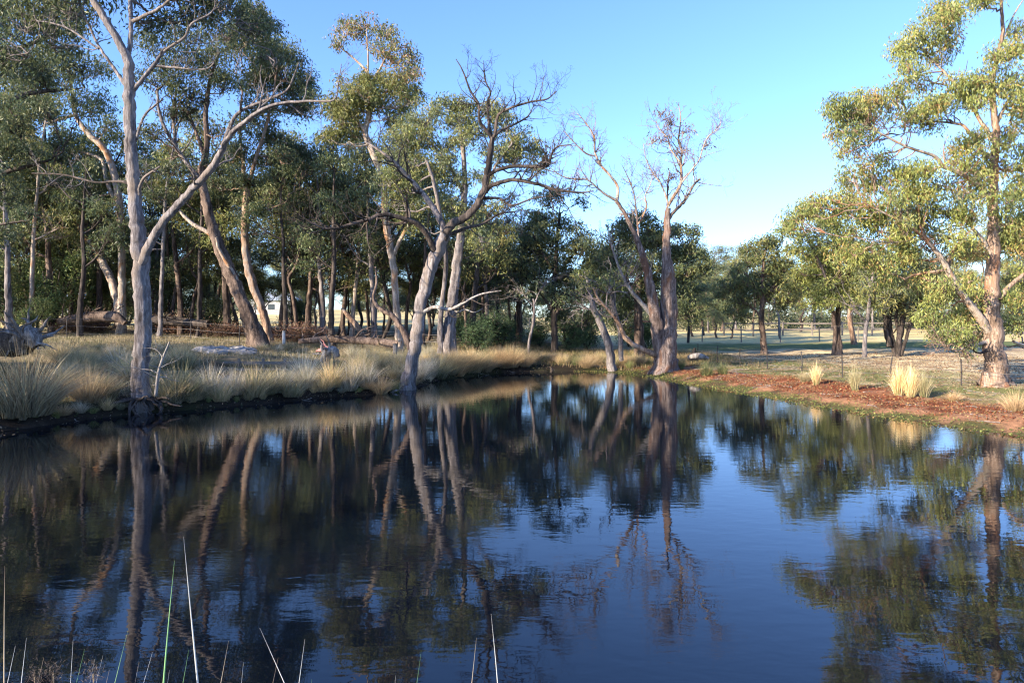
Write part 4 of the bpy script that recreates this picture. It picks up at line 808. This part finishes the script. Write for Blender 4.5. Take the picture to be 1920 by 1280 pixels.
for x in range(20, 830, 26):
    yb = np.interp(x, [0, 100, 265, 400, 600, 740, 840], [792, 784, 766, 757, 741, 728, 708]); put_tus(['green', 'straw', 'tan', 'pale'][int(R.integers(0, 4))], x+R.uniform(-9, 9), yb, R.uniform(.28, .6), 'small drooping tuft growing out of the black mud at the left water edge', gF, sz=R.uniform(.3, .5))
gC = 'dry tussocks scattered over the left bank behind the edge'
for k in range(130):
    x = R.uniform(0, 850); y = R.uniform(655, 715)
    if (455 < x < 545 and y > 674) or (350 < x < 470 and y > 655) or (575 < x < 660 and y > 660) or (x < 110 and y > 648): continue
    put_tus(['straw', 'straw', 'pale', 'straw'][int(R.integers(0, 4))], x, y, R.uniform(.5, 1.2)*(.75+.5*(y-655)/60), 'dry tussock scattered on the left bank behind the water edge', gC)
gD = 'tall tan tussocks right of the leaning tree'
for k in range(34):
    x = R.uniform(830, 985); y = np.interp(x, [830, 985], [706, 690])-R.uniform(0, 14)
    put_tus(['tan', 'straw', 'tan'][int(R.integers(0, 3))], x, y, R.uniform(1.0, 1.3), 'tall tan tussock in the hedge of grass right of the leaning tree', gD)
gE = 'low tussocks along the far end of the pond'
for k in range(30):
    x = R.uniform(985, 1235); y = R.uniform(676, 690)
    put_tus(['tan', 'green', 'straw', 'straw'][int(R.integers(0, 4))], x, y, R.uniform(.6, .95), 'low tussock along the far end of the pond', gE)
put_tus('green', 1180, 691, .8, 'bright green tuft left of the dead gum at the far water edge', None)
for k, (x, y, s, kd, lb) in enumerate(((1275, 692, 1.0, 'green', 'dull green tussock against the foot of the dead gum'), (1325, 705, 1.2, 'green', 'wide dark green tussock on the red shore, left one of two'), (1355, 702, 1.0, 'green', 'narrow olive tussock on the red shore, right one of two'),
    (1530, 722, .85, 'gold', 'slim green-gold rush clump below the picket fence'), (1510, 716, .6, 'straw', 'low dark tuft beside the slim rush clump'), (1603, 732, .85, 'gold', 'leaning yellow rush clump between the slim clump and the big golden clump'),
    (1685, 742, 1.0, 'gold', 'left clump of the big golden rushes on the right shore'), (1708, 745, 1.05, 'gold', 'middle clump of the big golden rushes on the right shore'), (1733, 745, .85, 'gold', 'right clump of the big golden rushes on the right shore'), (1696, 738, 1.0, 'gold', 'rear clump of the big golden rushes on the right shore'),
    (1905, 770, .7, 'tan', 'dark tuft at the right edge of the picture beneath the big gum'), (1790, 752, .4, 'tan', 'small orange dry tuft right of the big golden rushes'))):
    put_tus(kd, x, y, s, lb, None)

def woodland(label, name, x0, x1, D0, D1, h, n, seed, pal, size):
    g = np.random.default_rng(seed); V_ = MB(); m = 90
    px = g.uniform(x0, x1, m); D = g.uniform(D0, D1, m); cx = (px-960)/1280*D; cz = height(cx, D); hh = h*g.uniform(.45, 1.1, m); k = g.integers(0, m, n)
    d = norm(g.normal(size=(n, 3)))*g.uniform(.5, 1, (n, 1)); d[:, 2] = d[:, 2]*.5+.5
    P = np.stack([cx[k], D[k], cz[k]-.3], 1)+d*np.stack([hh[k]*.75, hh[k]*.75, hh[k]], 1)
    V, Q = leaf_vq(P, np.full(n, size), size*.5, g, .5); c = np.array(pal)[g.integers(0, len(pal), m)][k]*(1+g.normal(size=(n, 1))*.25)
    o = mesh_obj(name, V, Q, M_far, col=np.clip(np.repeat(c, 4, 0), .01, .5), smooth=False); o['kind'] = 'stuff'; o['label'] = label
WP = [(.09, .11, .06), (.12, .135, .07), (.15, .15, .08), (.07, .09, .05)]
woodland('far woodland along the skyline', 'distant_woodland', -150, 2100, 170, 240, 6.5, 52000, 91, WP, .62)
woodland('scrub behind the right paddock', 'distant_scrub', 1290, 2050, 88, 125, 3.6, 26000, 92, WP, .38)
woodland('scrub behind the far end of the pond', 'distant_scrub', 860, 1320, 85, 120, 3.8, 16000, 93, WP, .38)
# grass blanket on the left bank and low cover on the right shore (uncountable)
def blades(n, region, H, pal, wd, seed, lean=.35):
    g = np.random.default_rng(seed); pts = region(g, n); n = len(pts); z = height(pts[:, 0], pts[:, 1])
    B = np.stack([pts[:, 0], pts[:, 1], z-.02], 1); h = H*g.uniform(.4, 1.2, n); d = g.normal(size=(n, 2))*lean*h[:, None]
    M_ = B+np.stack([d[:, 0]*.35, d[:, 1]*.35, h*.6], 1); T = B+np.stack([d[:, 0], d[:, 1], h], 1)
    w = norm(np.cross([0, 0, 1.], g.normal(size=(n, 3))))*wd
    V = np.stack([B-w, B+w, M_+w*.7, M_-w*.7, T-w*.15, T+w*.15], 1).reshape(-1, 3); i = np.arange(n)*6
    Q = np.concatenate([np.stack([i, i+1, i+2, i+3], 1), np.stack([i+3, i+2, i+5, i+4], 1)])
    pal = np.array(pal); m = fbm(pts[:, 0]*.6, pts[:, 1]*.6)*len(pal)*1.3-.3+g.normal(size=n)*.8; c = pal[np.clip(m.astype(int), 0, len(pal)-1)]*(1+g.normal(size=(n, 1))*.2)
    return V, Q, np.clip(np.repeat(c, 6, 0), .01, .9)
def reg(x0, x1, y0, y1, dmin, dmax, f=None):
    def r(g, n):
        t = g.random(n)**.75; Y_ = y0+(y1-y0)*t; X_ = g.uniform(x0, x1, n); s = sdist(X_, Y_); k = (s > dmin) & (s < dmax)
        if f is not None: k &= f(X_, Y_, s)
        return np.stack([X_[k], Y_[k]], 1)
    return r
def stuff(name, *a, mat=M_grass, **k):
    V, Q, C = blades(*a, **k); o = mesh_obj(name, V, Q, mat, col=C, smooth=False); o['kind'] = 'stuff'; o['label'] = name.replace('_', ' '); return o
stuff('dry_grass', 110000, reg(-26, 2, 15, 42, .8, 30, lambda x, y, s: (x < -.085*y+1.2) & (fbm(x*.9+8, y*.9) > .40)), .20, [(.14, .16, .06), (.32, .26, .14), (.46, .36, .22), (.52, .42, .27), (.18, .17, .07)], .006, 51)
stuff('dry_grass', 26000, reg(-3, 12, 32, 46, .5, 12), .26, [(.14, .15, .05), (.32, .22, .11), (.40, .30, .17)], .008, 52)
stuff('short_green_grass', 42000, reg(5, 24, 13, 36, 3.0, 9.5, lambda x, y, s: (x > 5) & (fbm(x*.5+5, y*.5) > .42)), .09, [(.15, .19, .055), (.22, .24, .08), (.36, .31, .15)], .005, 53)
stuff('paddock_grass', 42000, reg(5, 34, 15, 48, 7, 26, lambda x, y, s: x > 6), .05, [(.46, .36, .21), (.60, .50, .30), (.32, .24, .13)], .007, 54, lean=1.0)
g_ = lambda n: np.random.default_rng(9).random(n)
def cover(name, n, region, size, pal, seed, hgt=.05):
    g = np.random.default_rng(seed); pts = region(g, n); n = len(pts); z = height(pts[:, 0], pts[:, 1])
    P = np.stack([pts[:, 0], pts[:, 1], np.maximum(z, 0)+g.uniform(.0, hgt, n)], 1); d = g.normal(size=(n, 3)); d[:, 2] = np.abs(d[:, 2])*.5; d = norm(d); s = norm(np.cross(d, g.normal(size=(n, 3))))*size*.35
    l = size*g.uniform(.5, 1.4, n)[:, None]; V = np.stack([P-d*l*.5, P+s, P+d*l*.5, P-s], 1).reshape(-1, 3)
    pal = np.array(pal); c = pal[g.choice(len(pal), n)]*(1+g.normal(size=(n, 1))*.25)
    o = mesh_obj(name, V, np.arange(n*4).reshape(-1, 4), M_grass, col=np.clip(np.repeat(c, 4, 0), .01, .9), smooth=False); o['kind'] = 'stuff'; o['label'] = name.replace('_', ' ')
cover('red_shore_plants', 60000, reg(4, 16, 11, 34, .8, 4.2, lambda x, y, s: (x > 4.5) & (s < 2.9+(fbm(x*.45+5, y*.45)-.5)*-2.6+.5) & (fbm(x*1.1+3, y*1.1)+.25*g_(len(x)) > .46)), .055, [(.22, .065, .03), (.16, .05, .025), (.27, .13, .06), (.11, .06, .035), (.25, .19, .09), (.19, .11, .05)], 55)
cover('green_water_weed', 46000, reg(2, 14, 11, 35, -.35, 1.25, lambda x, y, s: (x > 3) & (s < .35+1.5*fbm(x*.8, y*.8+4)*(x > 5)-.25)), .05, [(.17, .20, .05), (.24, .24, .07), (.10, .13, .035), (.26, .17, .07)], 56, .06)
cover('mud_litter', 30000, reg(-14, 3, 14, 35, -.1, 1.3, lambda x, y, s: x < 2), .06, [(.03, .024, .018), (.08, .06, .04), (.05, .07, .025), (.02, .016, .014), (.22, .18, .13), (.12, .09, .06)], 57, .16)
cover('fallen_leaf_litter', 26000, reg(6, 26, 14, 40, 3.5, 20, lambda x, y, s: x > 6), .07, [(.26, .16, .09), (.36, .27, .17), (.18, .11, .07)], 58, .02)
def floaters(n, seed):
    g = np.random.default_rng(seed); X_ = g.uniform(-14, 14, n*6); Y_ = g.uniform(9, 33, n*6); s = sdist(X_, Y_); k = (s < -.05) & (g.random(n*6) < np.exp(s*1.1)); X_, Y_ = X_[k][:n], Y_[k][:n]; n = len(X_); a = g.uniform(0, 6.28, n)
    d = np.stack([np.cos(a), np.sin(a), a*0], 1)*.05; w = np.stack([-np.sin(a), np.cos(a), a*0], 1)*.014; P = np.stack([X_, Y_, np.full(n, .006)], 1); V = np.stack([P-d, P-w, P+d, P+w], 1).reshape(-1, 3)
    c = np.array([(.35, .27, .16), (.20, .12, .06), (.42, .38, .28)])[g.integers(0, 3, n)]; o = mesh_obj('floating_leaves', V, np.arange(n*4).reshape(-1, 4), M_grass, col=np.repeat(c, 4, 0), smooth=False); o['kind'] = 'stuff'; o['label'] = 'leaves floating on the pond'
floaters(420, 71)
def sticks(name, n, region, seed, mat, L=.5):
    g = np.random.default_rng(seed); pts = region(g, n); n = len(pts); z = height(pts[:, 0], pts[:, 1]); a = g.uniform(0, 6.28, n)
    p, ra = gnarl(np.stack([pts[:, 0], pts[:, 1], np.maximum(z, 0)+.03], 1), np.stack([np.cos(a), np.sin(a), a*0], 1), L*g.uniform(.3, 1.5, n), np.full(n, .010), 5, .15, 0, g)
    hh = height(p[:, :, 0].ravel(), p[:, :, 1].ravel()).reshape(n, 5); p[:, :, 2] = np.maximum(hh, 0)+.02
    V, Q = tubes(p, ra, 4); o = mesh_obj(name, V, Q, mat); o['kind'] = 'stuff'; o['label'] = name.replace('_', ' ')
sticks('fallen_twigs', 330, reg(5, 18, 13, 34, .6, 8, lambda x, y, s: x > 5), 59, M_drift)
sticks('fallen_twigs', 420, reg(-15, 2, 14, 34, .1, 1.3, lambda x, y, s: x < 1), 60, M_drift, .4)
sticks('fallen_bark', 420, reg(-32, -2, 34, 48, 8, 40), 61, M_drift, 1.6)

# ------------------------------------------------------------------ fences
M_picket = plain('picket_steel', (.035, .03, .03), .6, .3); M_wire = plain('wire', (.30, .27, .25), .5, .8); M_postw = plain('pale_post', (.52, .50, .48), .8)
M_wood = plain('weathered_timber', (.17, .145, .125), .85)
def fence(name, label, pts, h, r=.03, wires=3, mat=None, kindp='picket', sag=.03, rails=0, wr=.006):
    P = [np.array([x, y, gz(x, y)]) for x, y in pts]; root = thing(name, label, 'fence', P[0])
    for p in P:
        q = np.array([p-[0, 0, .2], p+[R.normal()*.02, R.normal()*.02, h*.5], p+[R.normal()*.03, R.normal()*.03, h]])[None]
        V, Q = tubes(q, np.full((1, 3), r), 6)
        c = len(V); V = np.vstack([V, box_vq(q[0, 2], (r*.9, r*.9, .01))[0]]); Q = np.vstack([Q, box_vq((0, 0, 0), (1, 1, 1))[1]+c])
        mesh_obj(kindp, V, Q, mat or M_picket, root, smooth=False)
    for w in range(wires):
        hh = h*(.25+.68*w/max(1, wires-1)); path = []
        for a, b_ in zip(P[:-1], P[1:]):
            for t in (0, .25, .5, .75): path.append(a*(1-t)+b_*t+np.array([0, 0, hh-sag*4*t*(1-t)]))
        path.append(P[-1]+[0, 0, hh]); path = np.array(path); V, Q = limb_vq(path, np.full(len(path), wr), 4, 0, 0); mesh_obj('wire', V, Q, M_wire, root)
    for w in range(rails):
        for a, b_ in zip(P[:-1], P[1:]):
            z = h*(.45+.45*w); d = b_-a; L = np.linalg.norm(d[:2]); m = (a+b_)/2+[0, 0, z]; V, Q = box_vq(m, (L/2-.05, .03, .07), math.atan2(d[1], d[0])); V[:, 2] += ((V[:, :2]-m[:2])@(d[:2]/L))/L*d[2]
            mesh_obj('rail', V, Q, mat or M_wood, root, smooth=False)
    return root
pk = [(1930, 735), (1802, 724), (1671, 712), (1580, 708), (1503, 699), (1439, 693), (1388, 687), (1345, 681), (1307, 677)]
pp = [ground_at(*p)[:2] for p in pk]
fence('picket_fence', 'low wire fence on dark steel pickets running along the right bank above the red shore', pp, .85, .022, 3)
pp2 = [ground_at(x, y)[:2] for x, y in ((0, 648), (126, 636), (358, 640), (450, 650), (680, 655), (850, 668))]
fence('picket_fence', 'sparse wire fence on thin dark pickets crossing the left grass bank', pp2, 1.1, .022, 3)
fence('paddock_fence', 'pale posted wire fence along the green lawn behind the right paddock', [(x_, 55+.02*x_) for x_ in np.arange(9, 46, 3.2)], 1.2, .05, 3, M_wood, 'post', 0, 0, .008)
fence('rail_fence', 'timber post and rail fence behind the right paddock trees', [(x_, 72-.05*x_) for x_ in np.arange(22, 60, 3.0)], 1.4, .09, 0, M_wood, 'post', 0, 2)
fence('field_fence', 'faint grey field fence far behind the left grove', [(x_, 78.) for x_ in np.arange(-46, 6, 4.0)], 1.2, .06, 3, M_wood, 'post', 0, 0, .008)

# ------------------------------------------------------------------ logs, stumps, rocks, planks
def log(label, pts, D, mat, branches=0, name='fallen_log', cat='log', dds=None, seed=0, lift=True, sides=14):
    "pts (x, y, r_px, depth offset)"
    P = np.array([W(p[0], p[1], D+(p[3] if len(p) > 3 else 0)) for p in pts]); r = np.array([p[2]/1280*D for p in pts])
    root = thing(name, label, cat, P.mean(0)*[1, 1, 0]+[0, 0, gz(P[:, 0].mean(), P[:, 1].mean())])
    P, r = catmull(P, r, .15); V, Q = limb_vq(P, r, sides, .10, seed)
    V0 = V
    for e, sgn in ((0, 1), (len(P)-1, -1)):
        c = P[e]; ring = V0.reshape(len(P), sides, 3)[e]; base = len(V); inner = c+(ring-c)*.05
        V = np.vstack([V, inner]); i = np.arange(sides); j = (i+1) % sides; Q = np.vstack([Q, np.stack([e*sides+j, e*sides+i, base+i, base+j], 1)])
    mesh_obj('trunk', V, Q, mat, root)
    if branches:
        g = np.random.default_rng(seed+5); mb = MB(); k = g.integers(1, len(P)-2, branches); T = norm(P[k+1]-P[k]); sd_ = norm(np.cross(T, g.normal(size=T.shape))); sd_[:, 2] = np.abs(sd_[:, 2])
        p, ra = gnarl(P[k], norm(sd_+T*.4), g.uniform(.5, 1.6, branches), np.minimum(r[k]*.4, .05), 7, .25, .03, g); V, Q = tubes(p, ra, 6); mb.add(V, Q)
        (p, ra), _ = children(p, ra, 3, .5, .3, .02, g); V, Q = tubes(p, ra, 4); mb.add(V, Q); kind(mb.build('twigs', mat, root), 'stuff')
    return root
def rootplate(label, x, y, D, size, mat, log_to=None, n=13, seed=3, name='uprooted_stump', paint=None, upb=.3):
    g = np.random.default_rng(seed); c = W(x, y, D); root = thing(name, label, 'stump', (c[0], c[1], gz(c[0], c[1])))
    body = np.array([c+[-.25*size, .1, -.35*size], c+[-.1*size, 0, -.05*size], c+[.15*size, 0, .05*size], c+[.3*size, 0, -.2*size]]); P, r = catmull(body, np.array([.14, .2, .22, .12])*size, .12)
    V, Q = limb_vq(P, r, 14, .2, seed); mesh_obj('trunk', V, Q, mat, root)
    for k in range(n):
        a = g.uniform(-.5, 3.6); d = np.array([math.cos(a), g.normal()*.5, math.sin(a)+upb*0])
        p, ra = gnarl((c+g.normal(size=3)*.08*size)[None], d[None], np.array([size*g.uniform(.45, 1.0)]), np.array([size*g.uniform(.03, .085)]), 9, .22, .0, g, .12)
        V, Q = limb_vq(*[q[0] for q in (p, ra)], 8, .1, k); mesh_obj('root', V, Q, paint if (paint and k % 3 == 0) else mat, root)
    if log_to is not None:
        P = np.array([c+[-.1, .1, -.1], W(log_to[0], log_to[1], D+log_to[2])]); P = np.linspace(P[0], P[1], 8); P[1:-1] += g.normal(size=(6, 3))*.03
        P, r = catmull(P, np.linspace(.34, .30, 8)*size, .2); V, Q = limb_vq(P, r, 16, .1, seed); mesh_obj('log', V, Q, M_dark, root)
    return root
rootplate('fallen trunk with splayed grey weathered roots at the left edge behind the tan tussocks', 48, 634, 20.5, 1.2, M_driftd, (-140, 650, 1.5), 24, 4)
M_red = plain('reddish_wood', (.50, .20, .17), .8)
rootplate('pale jagged stump with pinkish-red patches in the grass left of the leaning tree', 618, 660, 26, 1.0, M_drift, None, 12, 9, paint=M_red)
log('long fallen log with broken branches lying behind the pale jagged stump', [(560, 640, 5), (620, 636, 7), (690, 640, 7), (745, 648, 8)], 34, M_brown, 10, seed=11)
log('thick fallen trunk lying at the left beneath the bright green bushes', [(110, 603, 7), (160, 596, 10), (215, 594, 10), (235, 606, 5)], 38, M_brown, 12, seed=12)
log('dark fallen trunk lying in the shade right of the grey gum', [(280, 600, 9), (330, 603, 8), (390, 607, 7)], 39, M_dark, 8, seed=13)
log('broken reddish trunk leaning left against the grove', [(683, 636, 5), (668, 610, 5.5), (655, 595, 5), (641, 578, 2.5)], 37, M_orange, 0, name='leaning_snag', cat='snag', seed=14)
log('bleached log on the grass at the right shore left of the first picket', [(1290, 671, 4), (1300, 668, 7), (1314, 668, 6), (1328, 672, 3)], 33, M_drift, 0, seed=15)
log('short dark stub standing at the bleached log', [(1296, 672, 6), (1300, 662, 4), (1303, 652, 1.5)], 33, M_dark, 0, name='stump', cat='stump', seed=16)
log('small pale sawn post in the grass left of the leaning tree', [(741, 664, 4), (741, 644, 3.6)], 29, M_drift, 0, name='post', cat='post', seed=17)
log('white upright marker post on the left bank near the leaning dark trunk', [(532, 645, 2.8), (532, 620, 2.8)], 33, M_postw, 0, name='marker_post', cat='post', seed=18, sides=8)
log('bare dead sapling with claw-like twigs growing at the foot of the grey gum', [(292, 742, 3), (297, 700, 2.6), (305, 672, 2), (318, 640, 1.2)], 18.2, M_drift, 9, name='dead_sapling', cat='sapling', seed=19, sides=8)
log('forked driftwood stick poking from the water beneath the leaning tree', [(735, 733, 1.2), (748, 730, 1.6), (728, 738, 1)], 23.6, M_drift, 0, name='driftwood_stick', cat='stick', seed=20, sides=6)
log('small dark snag standing in the water at the far end of the pond', [(1034, 699, 2.2), (1035, 693, 2.6), (1032, 688, 1), (1040, 694, .7)], 31.6, M_dark, 0, name='water_snag', cat='snag', seed=21, sides=7)
# low pale rock outcrop
g = np.random.default_rng(77); rroot = None; c0 = ground_at(415, 664)
rroot = thing('rock_outcrop', 'flat pale grey rock outcrop in the grass midway along the left bank', 'rock', c0)
M_rock = plain('pale_rock', (.26, .25, .245), .9, var=.45, scale=5)
for k in range(16):
    px = g.uniform(366, 462); q = ground_at(px, g.uniform(656, 664)); th = np.linspace(0, math.pi, 6); ph = np.arange(9)/9*6.283
    rr = g.uniform(.16, .42); V = np.array([[math.sin(a)*math.cos(b_)*rr*1.5*(1+g.normal()*.12), math.sin(a)*math.sin(b_)*rr*(1+g.normal()*.12), math.cos(a)*rr*.55*(1+g.normal()*.15)] for a in th for b_ in ph])+q
    i = np.arange(5)[:, None]*9; j = np.arange(9)[None]; Q = np.stack([i+j, i+(j+1) % 9, i+9+(j+1) % 9, i+9+j], -1).reshape(-1, 4); mesh_obj('rock', V, Q, M_rock, rroot, smooth=False)
# collapsed timber planks
p0 = ground_at(490, 690)
bench = thing('timber_platform', 'low grey timber platform of weathered planks half hidden in the left bank grass', 'platform', p0)
for k, (x, y, L, dz) in enumerate(((495, 679, 1.5, .0), (515, 681, 1.1, 0), (500, 693, 1.1, 0))):
    q = W(x, y, p0[1]+(.3 if k < 2 else -.5)); V, Q = box_vq(q, (L, .11, .03), .04*k); mesh_obj('plank', V, Q, M_wood, bench, smooth=False)
for dx in (-.9, 0, .8):
    V, Q = box_vq(p0+np.array([dx, .2, .12]), (.04, .04, .22)); mesh_obj('leg', V, Q, M_wood, bench, smooth=False)
# distant house
M_roof = plain('pale_roof', (.42, .48, .55), .5); M_wall = plain('house_wall', (.30, .31, .32), .8); M_glass = plain('window_glass', (.03, .04, .05), .1)
def house(label, x, D, wpx, wh=2.4, rh=1.4):
    X_ = (x-960)/1280*D; hw = wpx/1280*D/2; z = gz(X_, D); root = thing('farm_building', label, 'building', (X_, D, z))
    V, Q = box_vq((X_, D, z+wh/2-.2), (hw, 3, wh/2+.2)); mesh_obj('wall', V, Q, M_wall, root, smooth=False)
    e = .35; zt = z+wh; V = np.array([(X_-hw-e, D-3-e, zt), (X_+hw+e, D-3-e, zt), (X_+hw+e, D+3+e, zt), (X_-hw-e, D+3+e, zt), (X_-hw+.6, D, zt+rh), (X_+hw-.6, D, zt+rh)])
    mesh_obj('roof', V, [[0, 1, 5, 4], [2, 3, 4, 5], [3, 0, 4, 4], [1, 2, 5, 5], [0, 3, 2, 1]], M_roof, root, smooth=False)
    for k in (-.55, 0, .55):
        V, Q = box_vq((X_+k*hw, D-3.01, z+1.3), (.55, .03, .45)); mesh_obj('window', V, Q, M_glass, root, smooth=False)
house('pale blue-roofed farmhouse glimpsed between trunks behind the left grove', 520, 118, 85)
house('small whitish shed glimpsed behind the trunks at the far left', 135, 90, 55, 2.0, .9)

# ------------------------------------------------------------------ reeds in front of the camera
M_reed = leafmat('reed_blade', .25, .45)
reeds = [(10, 1060, 8, 8, 'dry', 0), (345, 1005, 377, 1280, 'pale', 1), (328, 1050, 310, 1280, 'green', 1), (50, 1195, 57, 1280, 'pale', 0), (137, 1198, 152, 1280, 'pale', 0), (175, 1235, 180, 1280, 'pale', 0), (193, 1228, 193, 1280, 'pale', 0),
         (240, 1178, 215, 1280, 'green', 0), (262, 1240, 268, 1280, 'dry', 0), (318, 1255, 326, 1280, 'pale', 0), (427, 1200, 414, 1280, 'dry', 0), (487, 1176, 566, 1280, 'pale', 0), (575, 1198, 573, 1280, 'pale', 0), (790, 1220, 781, 1280, 'green', 0),
         (893, 1195, 880, 1280, 'dry', 0), (920, 1150, 935, 1280, 'pale', 0), (203, 1255, 207, 1280, 'dry', 0), (582, 1272, 583, 1280, 'green', 0), (740, 1265, 738, 1280, 'pale', 0), (28, 1210, 34, 1280, 'pale', 0), (85, 1232, 92, 1280, 'dry', 0), (155, 1215, 150, 1280, 'green', 0), (290, 1222, 283, 1280, 'pale', 0), (352, 1215, 350, 1280, 'green', 0), (455, 1240, 462, 1280, 'pale', 0), (520, 1232, 515, 1280, 'dry', 0)]
RC = {'pale': (.62, .62, .58), 'green': (.22, .40, .16), 'dry': (.55, .44, .30)}
nm = {'pale': 'pale silvery', 'green': 'green', 'dry': 'dry brownish'}
order = sorted(range(len(reeds)), key=lambda i: reeds[i][0]); ordw = ['first', 'second', 'third', 'fourth', 'fifth', 'sixth', 'seventh', 'eighth', 'ninth', 'tenth', 'eleventh', 'twelfth', 'thirteenth', 'fourteenth', 'fifteenth', 'sixteenth', 'seventeenth', 'eighteenth', 'nineteenth', 'twentieth', 'twenty-first', 'twenty-second', 'twenty-third', 'twenty-fourth', 'twenty-fifth', 'twenty-sixth']
for rank, i in enumerate(order):
    x1, y1, x0, y0, c, big = reeds[i]
    if i == 0: x0, y0 = 14, 1280
    D = 2.25+.25*R.random(); tip = W(x1, y1, D+.1); bot = W(x0, 1280, D); d = norm(bot-tip); zb = gz(bot[0], D)-.05; k = (bot[2]-zb)/max(.3, -d[2]); foot = bot+d*k*.98; foot[0] = bot[0]+(foot[0]-bot[0])*.5; foot[2] = zb
    t_ = np.linspace(0, 1, 14)[:, None]; mid_ = bot; P = (1-t_)**2*foot+2*t_*(1-t_)*(2*mid_-.5*(foot+tip) if False else (foot+tip)/2)+t_**2*tip
    j = np.argmin(np.abs(P[:, 2]-bot[2])); P[:, 0] += (bot[0]-P[j, 0])*np.sin(t_[:, 0]*math.pi)+R.normal()*.012*np.sin(t_[:, 0]*9)*t_[:, 0]
    w0 = .0105 if big else .0082; V, Q = limb_vq(P, w0*(1.02-t_[:, 0]**1.6), 6, .03, i)
    o = mesh_obj('reed_stem', V, Q, M_reed, col=np.tile(np.clip(np.array(RC[c])*R.uniform(.85, 1.15), 0, 1), (len(V), 1)), loc=foot)
    lab = {1: 'tallest pale reed blade in the foreground, leaning slightly left', 2: 'tall green reed blade crossing close beside the tallest pale one', 11: 'reed blade slanting strongly left in the foreground'}.get(i, f'{nm[c]} reed blade in the foreground, {ordw[rank]} tip from the left edge')
    tag(o, lab, 'reed', 'reed blades in the foreground')
for k, (x, y) in enumerate(((100, 1262), (65, 1268), (175, 1262))):
    c = W(x, y, 2.3); n = 190; g = np.random.default_rng(k); P = c+g.normal(size=(n, 3))*[.016, .016, .022]; V, Q = leaf_vq(P, np.full(n, .018), .0016, g, -.6); mb = MB(); mb.add(V, Q)
    foot = np.array([c[0]+.03, 2.3, gz(c[0], 2.3)-.05]); root = thing('seed_head', ['fluffy brown seed head at the bottom left, right one of the near pair', 'fluffy brown seed head at the bottom left, nearest the left edge', 'fluffy brown seed head at the bottom, farthest right of three'][k], 'seed head', foot, 'fluffy seed heads in the foreground')
    mesh_obj('plume', V, Q, M_reed, root, col=np.tile((.12, .09, .07), (len(V), 1)), smooth=False); V, Q = tubes(np.array([[foot, (foot+c)/2+[.01, 0, 0], c]]), np.array([[.003, .0025, .002]]), 5); mesh_obj('stem', V, Q, M_reed, root, col=np.tile((.34, .27, .18), (len(V), 1)))
ORD = ordw+['twenty-seventh', 'twenty-eighth', 'twenty-ninth', 'thirtieth']+['thirty-'+w for w in ordw[:9]]+['fortieth']+['forty-'+w for w in ordw[:9]]+['fiftieth']
for gname, short in (('slim forked gums inside the left grove', 'slim forked gum standing inside the left grove, {} from the left'), ('gums of the dense left grove', 'slender gum trunk in the dense left grove, {} from the left'), ('young gums among the trunks of the left grove', 'young low-crowned gum among the trunks of the left grove, {} from the left'), ('bushy trees at the back of the left grove', 'bushy tree at the back of the left grove, {} from the left'), ('trees behind the far end of the pond', 'gum behind the far end of the pond, {} from the left'),
        ('distant trees beyond the right paddock', 'distant bushy tree beyond the right paddock, {} from the left'), ('bright green bushes at the far left', 'green bush beneath the grove at the far left, {} from the left'), ('dark bushes beneath the left grove', 'dark bush in the shade beneath the grove, {} from the left'),
        ('low bushes near the far end of the pond', 'low dark bush behind the tall dry grass, {} from the left'), ('heaps of dry brush under the grove', 'heap of dry brown brush under the grove, {} from the left'), ('pale dry tussocks along the left water edge', 'pale tussock in the row along the left shore, {} from left'),
        ('low tussocks along the far end of the pond', 'low tussock along the far end of the pond, {} from the left'), ('tall tan tussocks right of the leaning tree', 'tan tussock in the grass hedge beyond the leaning tree, {} from the left'), ('small drooping tufts on the black mud of the left edge', 'small tuft on the black mud of the left shore, {} from left')):
    mem = sorted([o for o in bpy.data.objects if o.get('group') == gname], key=lambda o: o.location.x/max(o.location.y, 1))
    for k, o in enumerate(mem[:len(ORD)]): o['label'] = short.format(ORD[k])
for o in bpy.data.objects:
    if '_loc' in o: del o['_loc']
tot = sum(len(m.polygons)*2 for m in bpy.data.meshes); print('TRIS', tot)
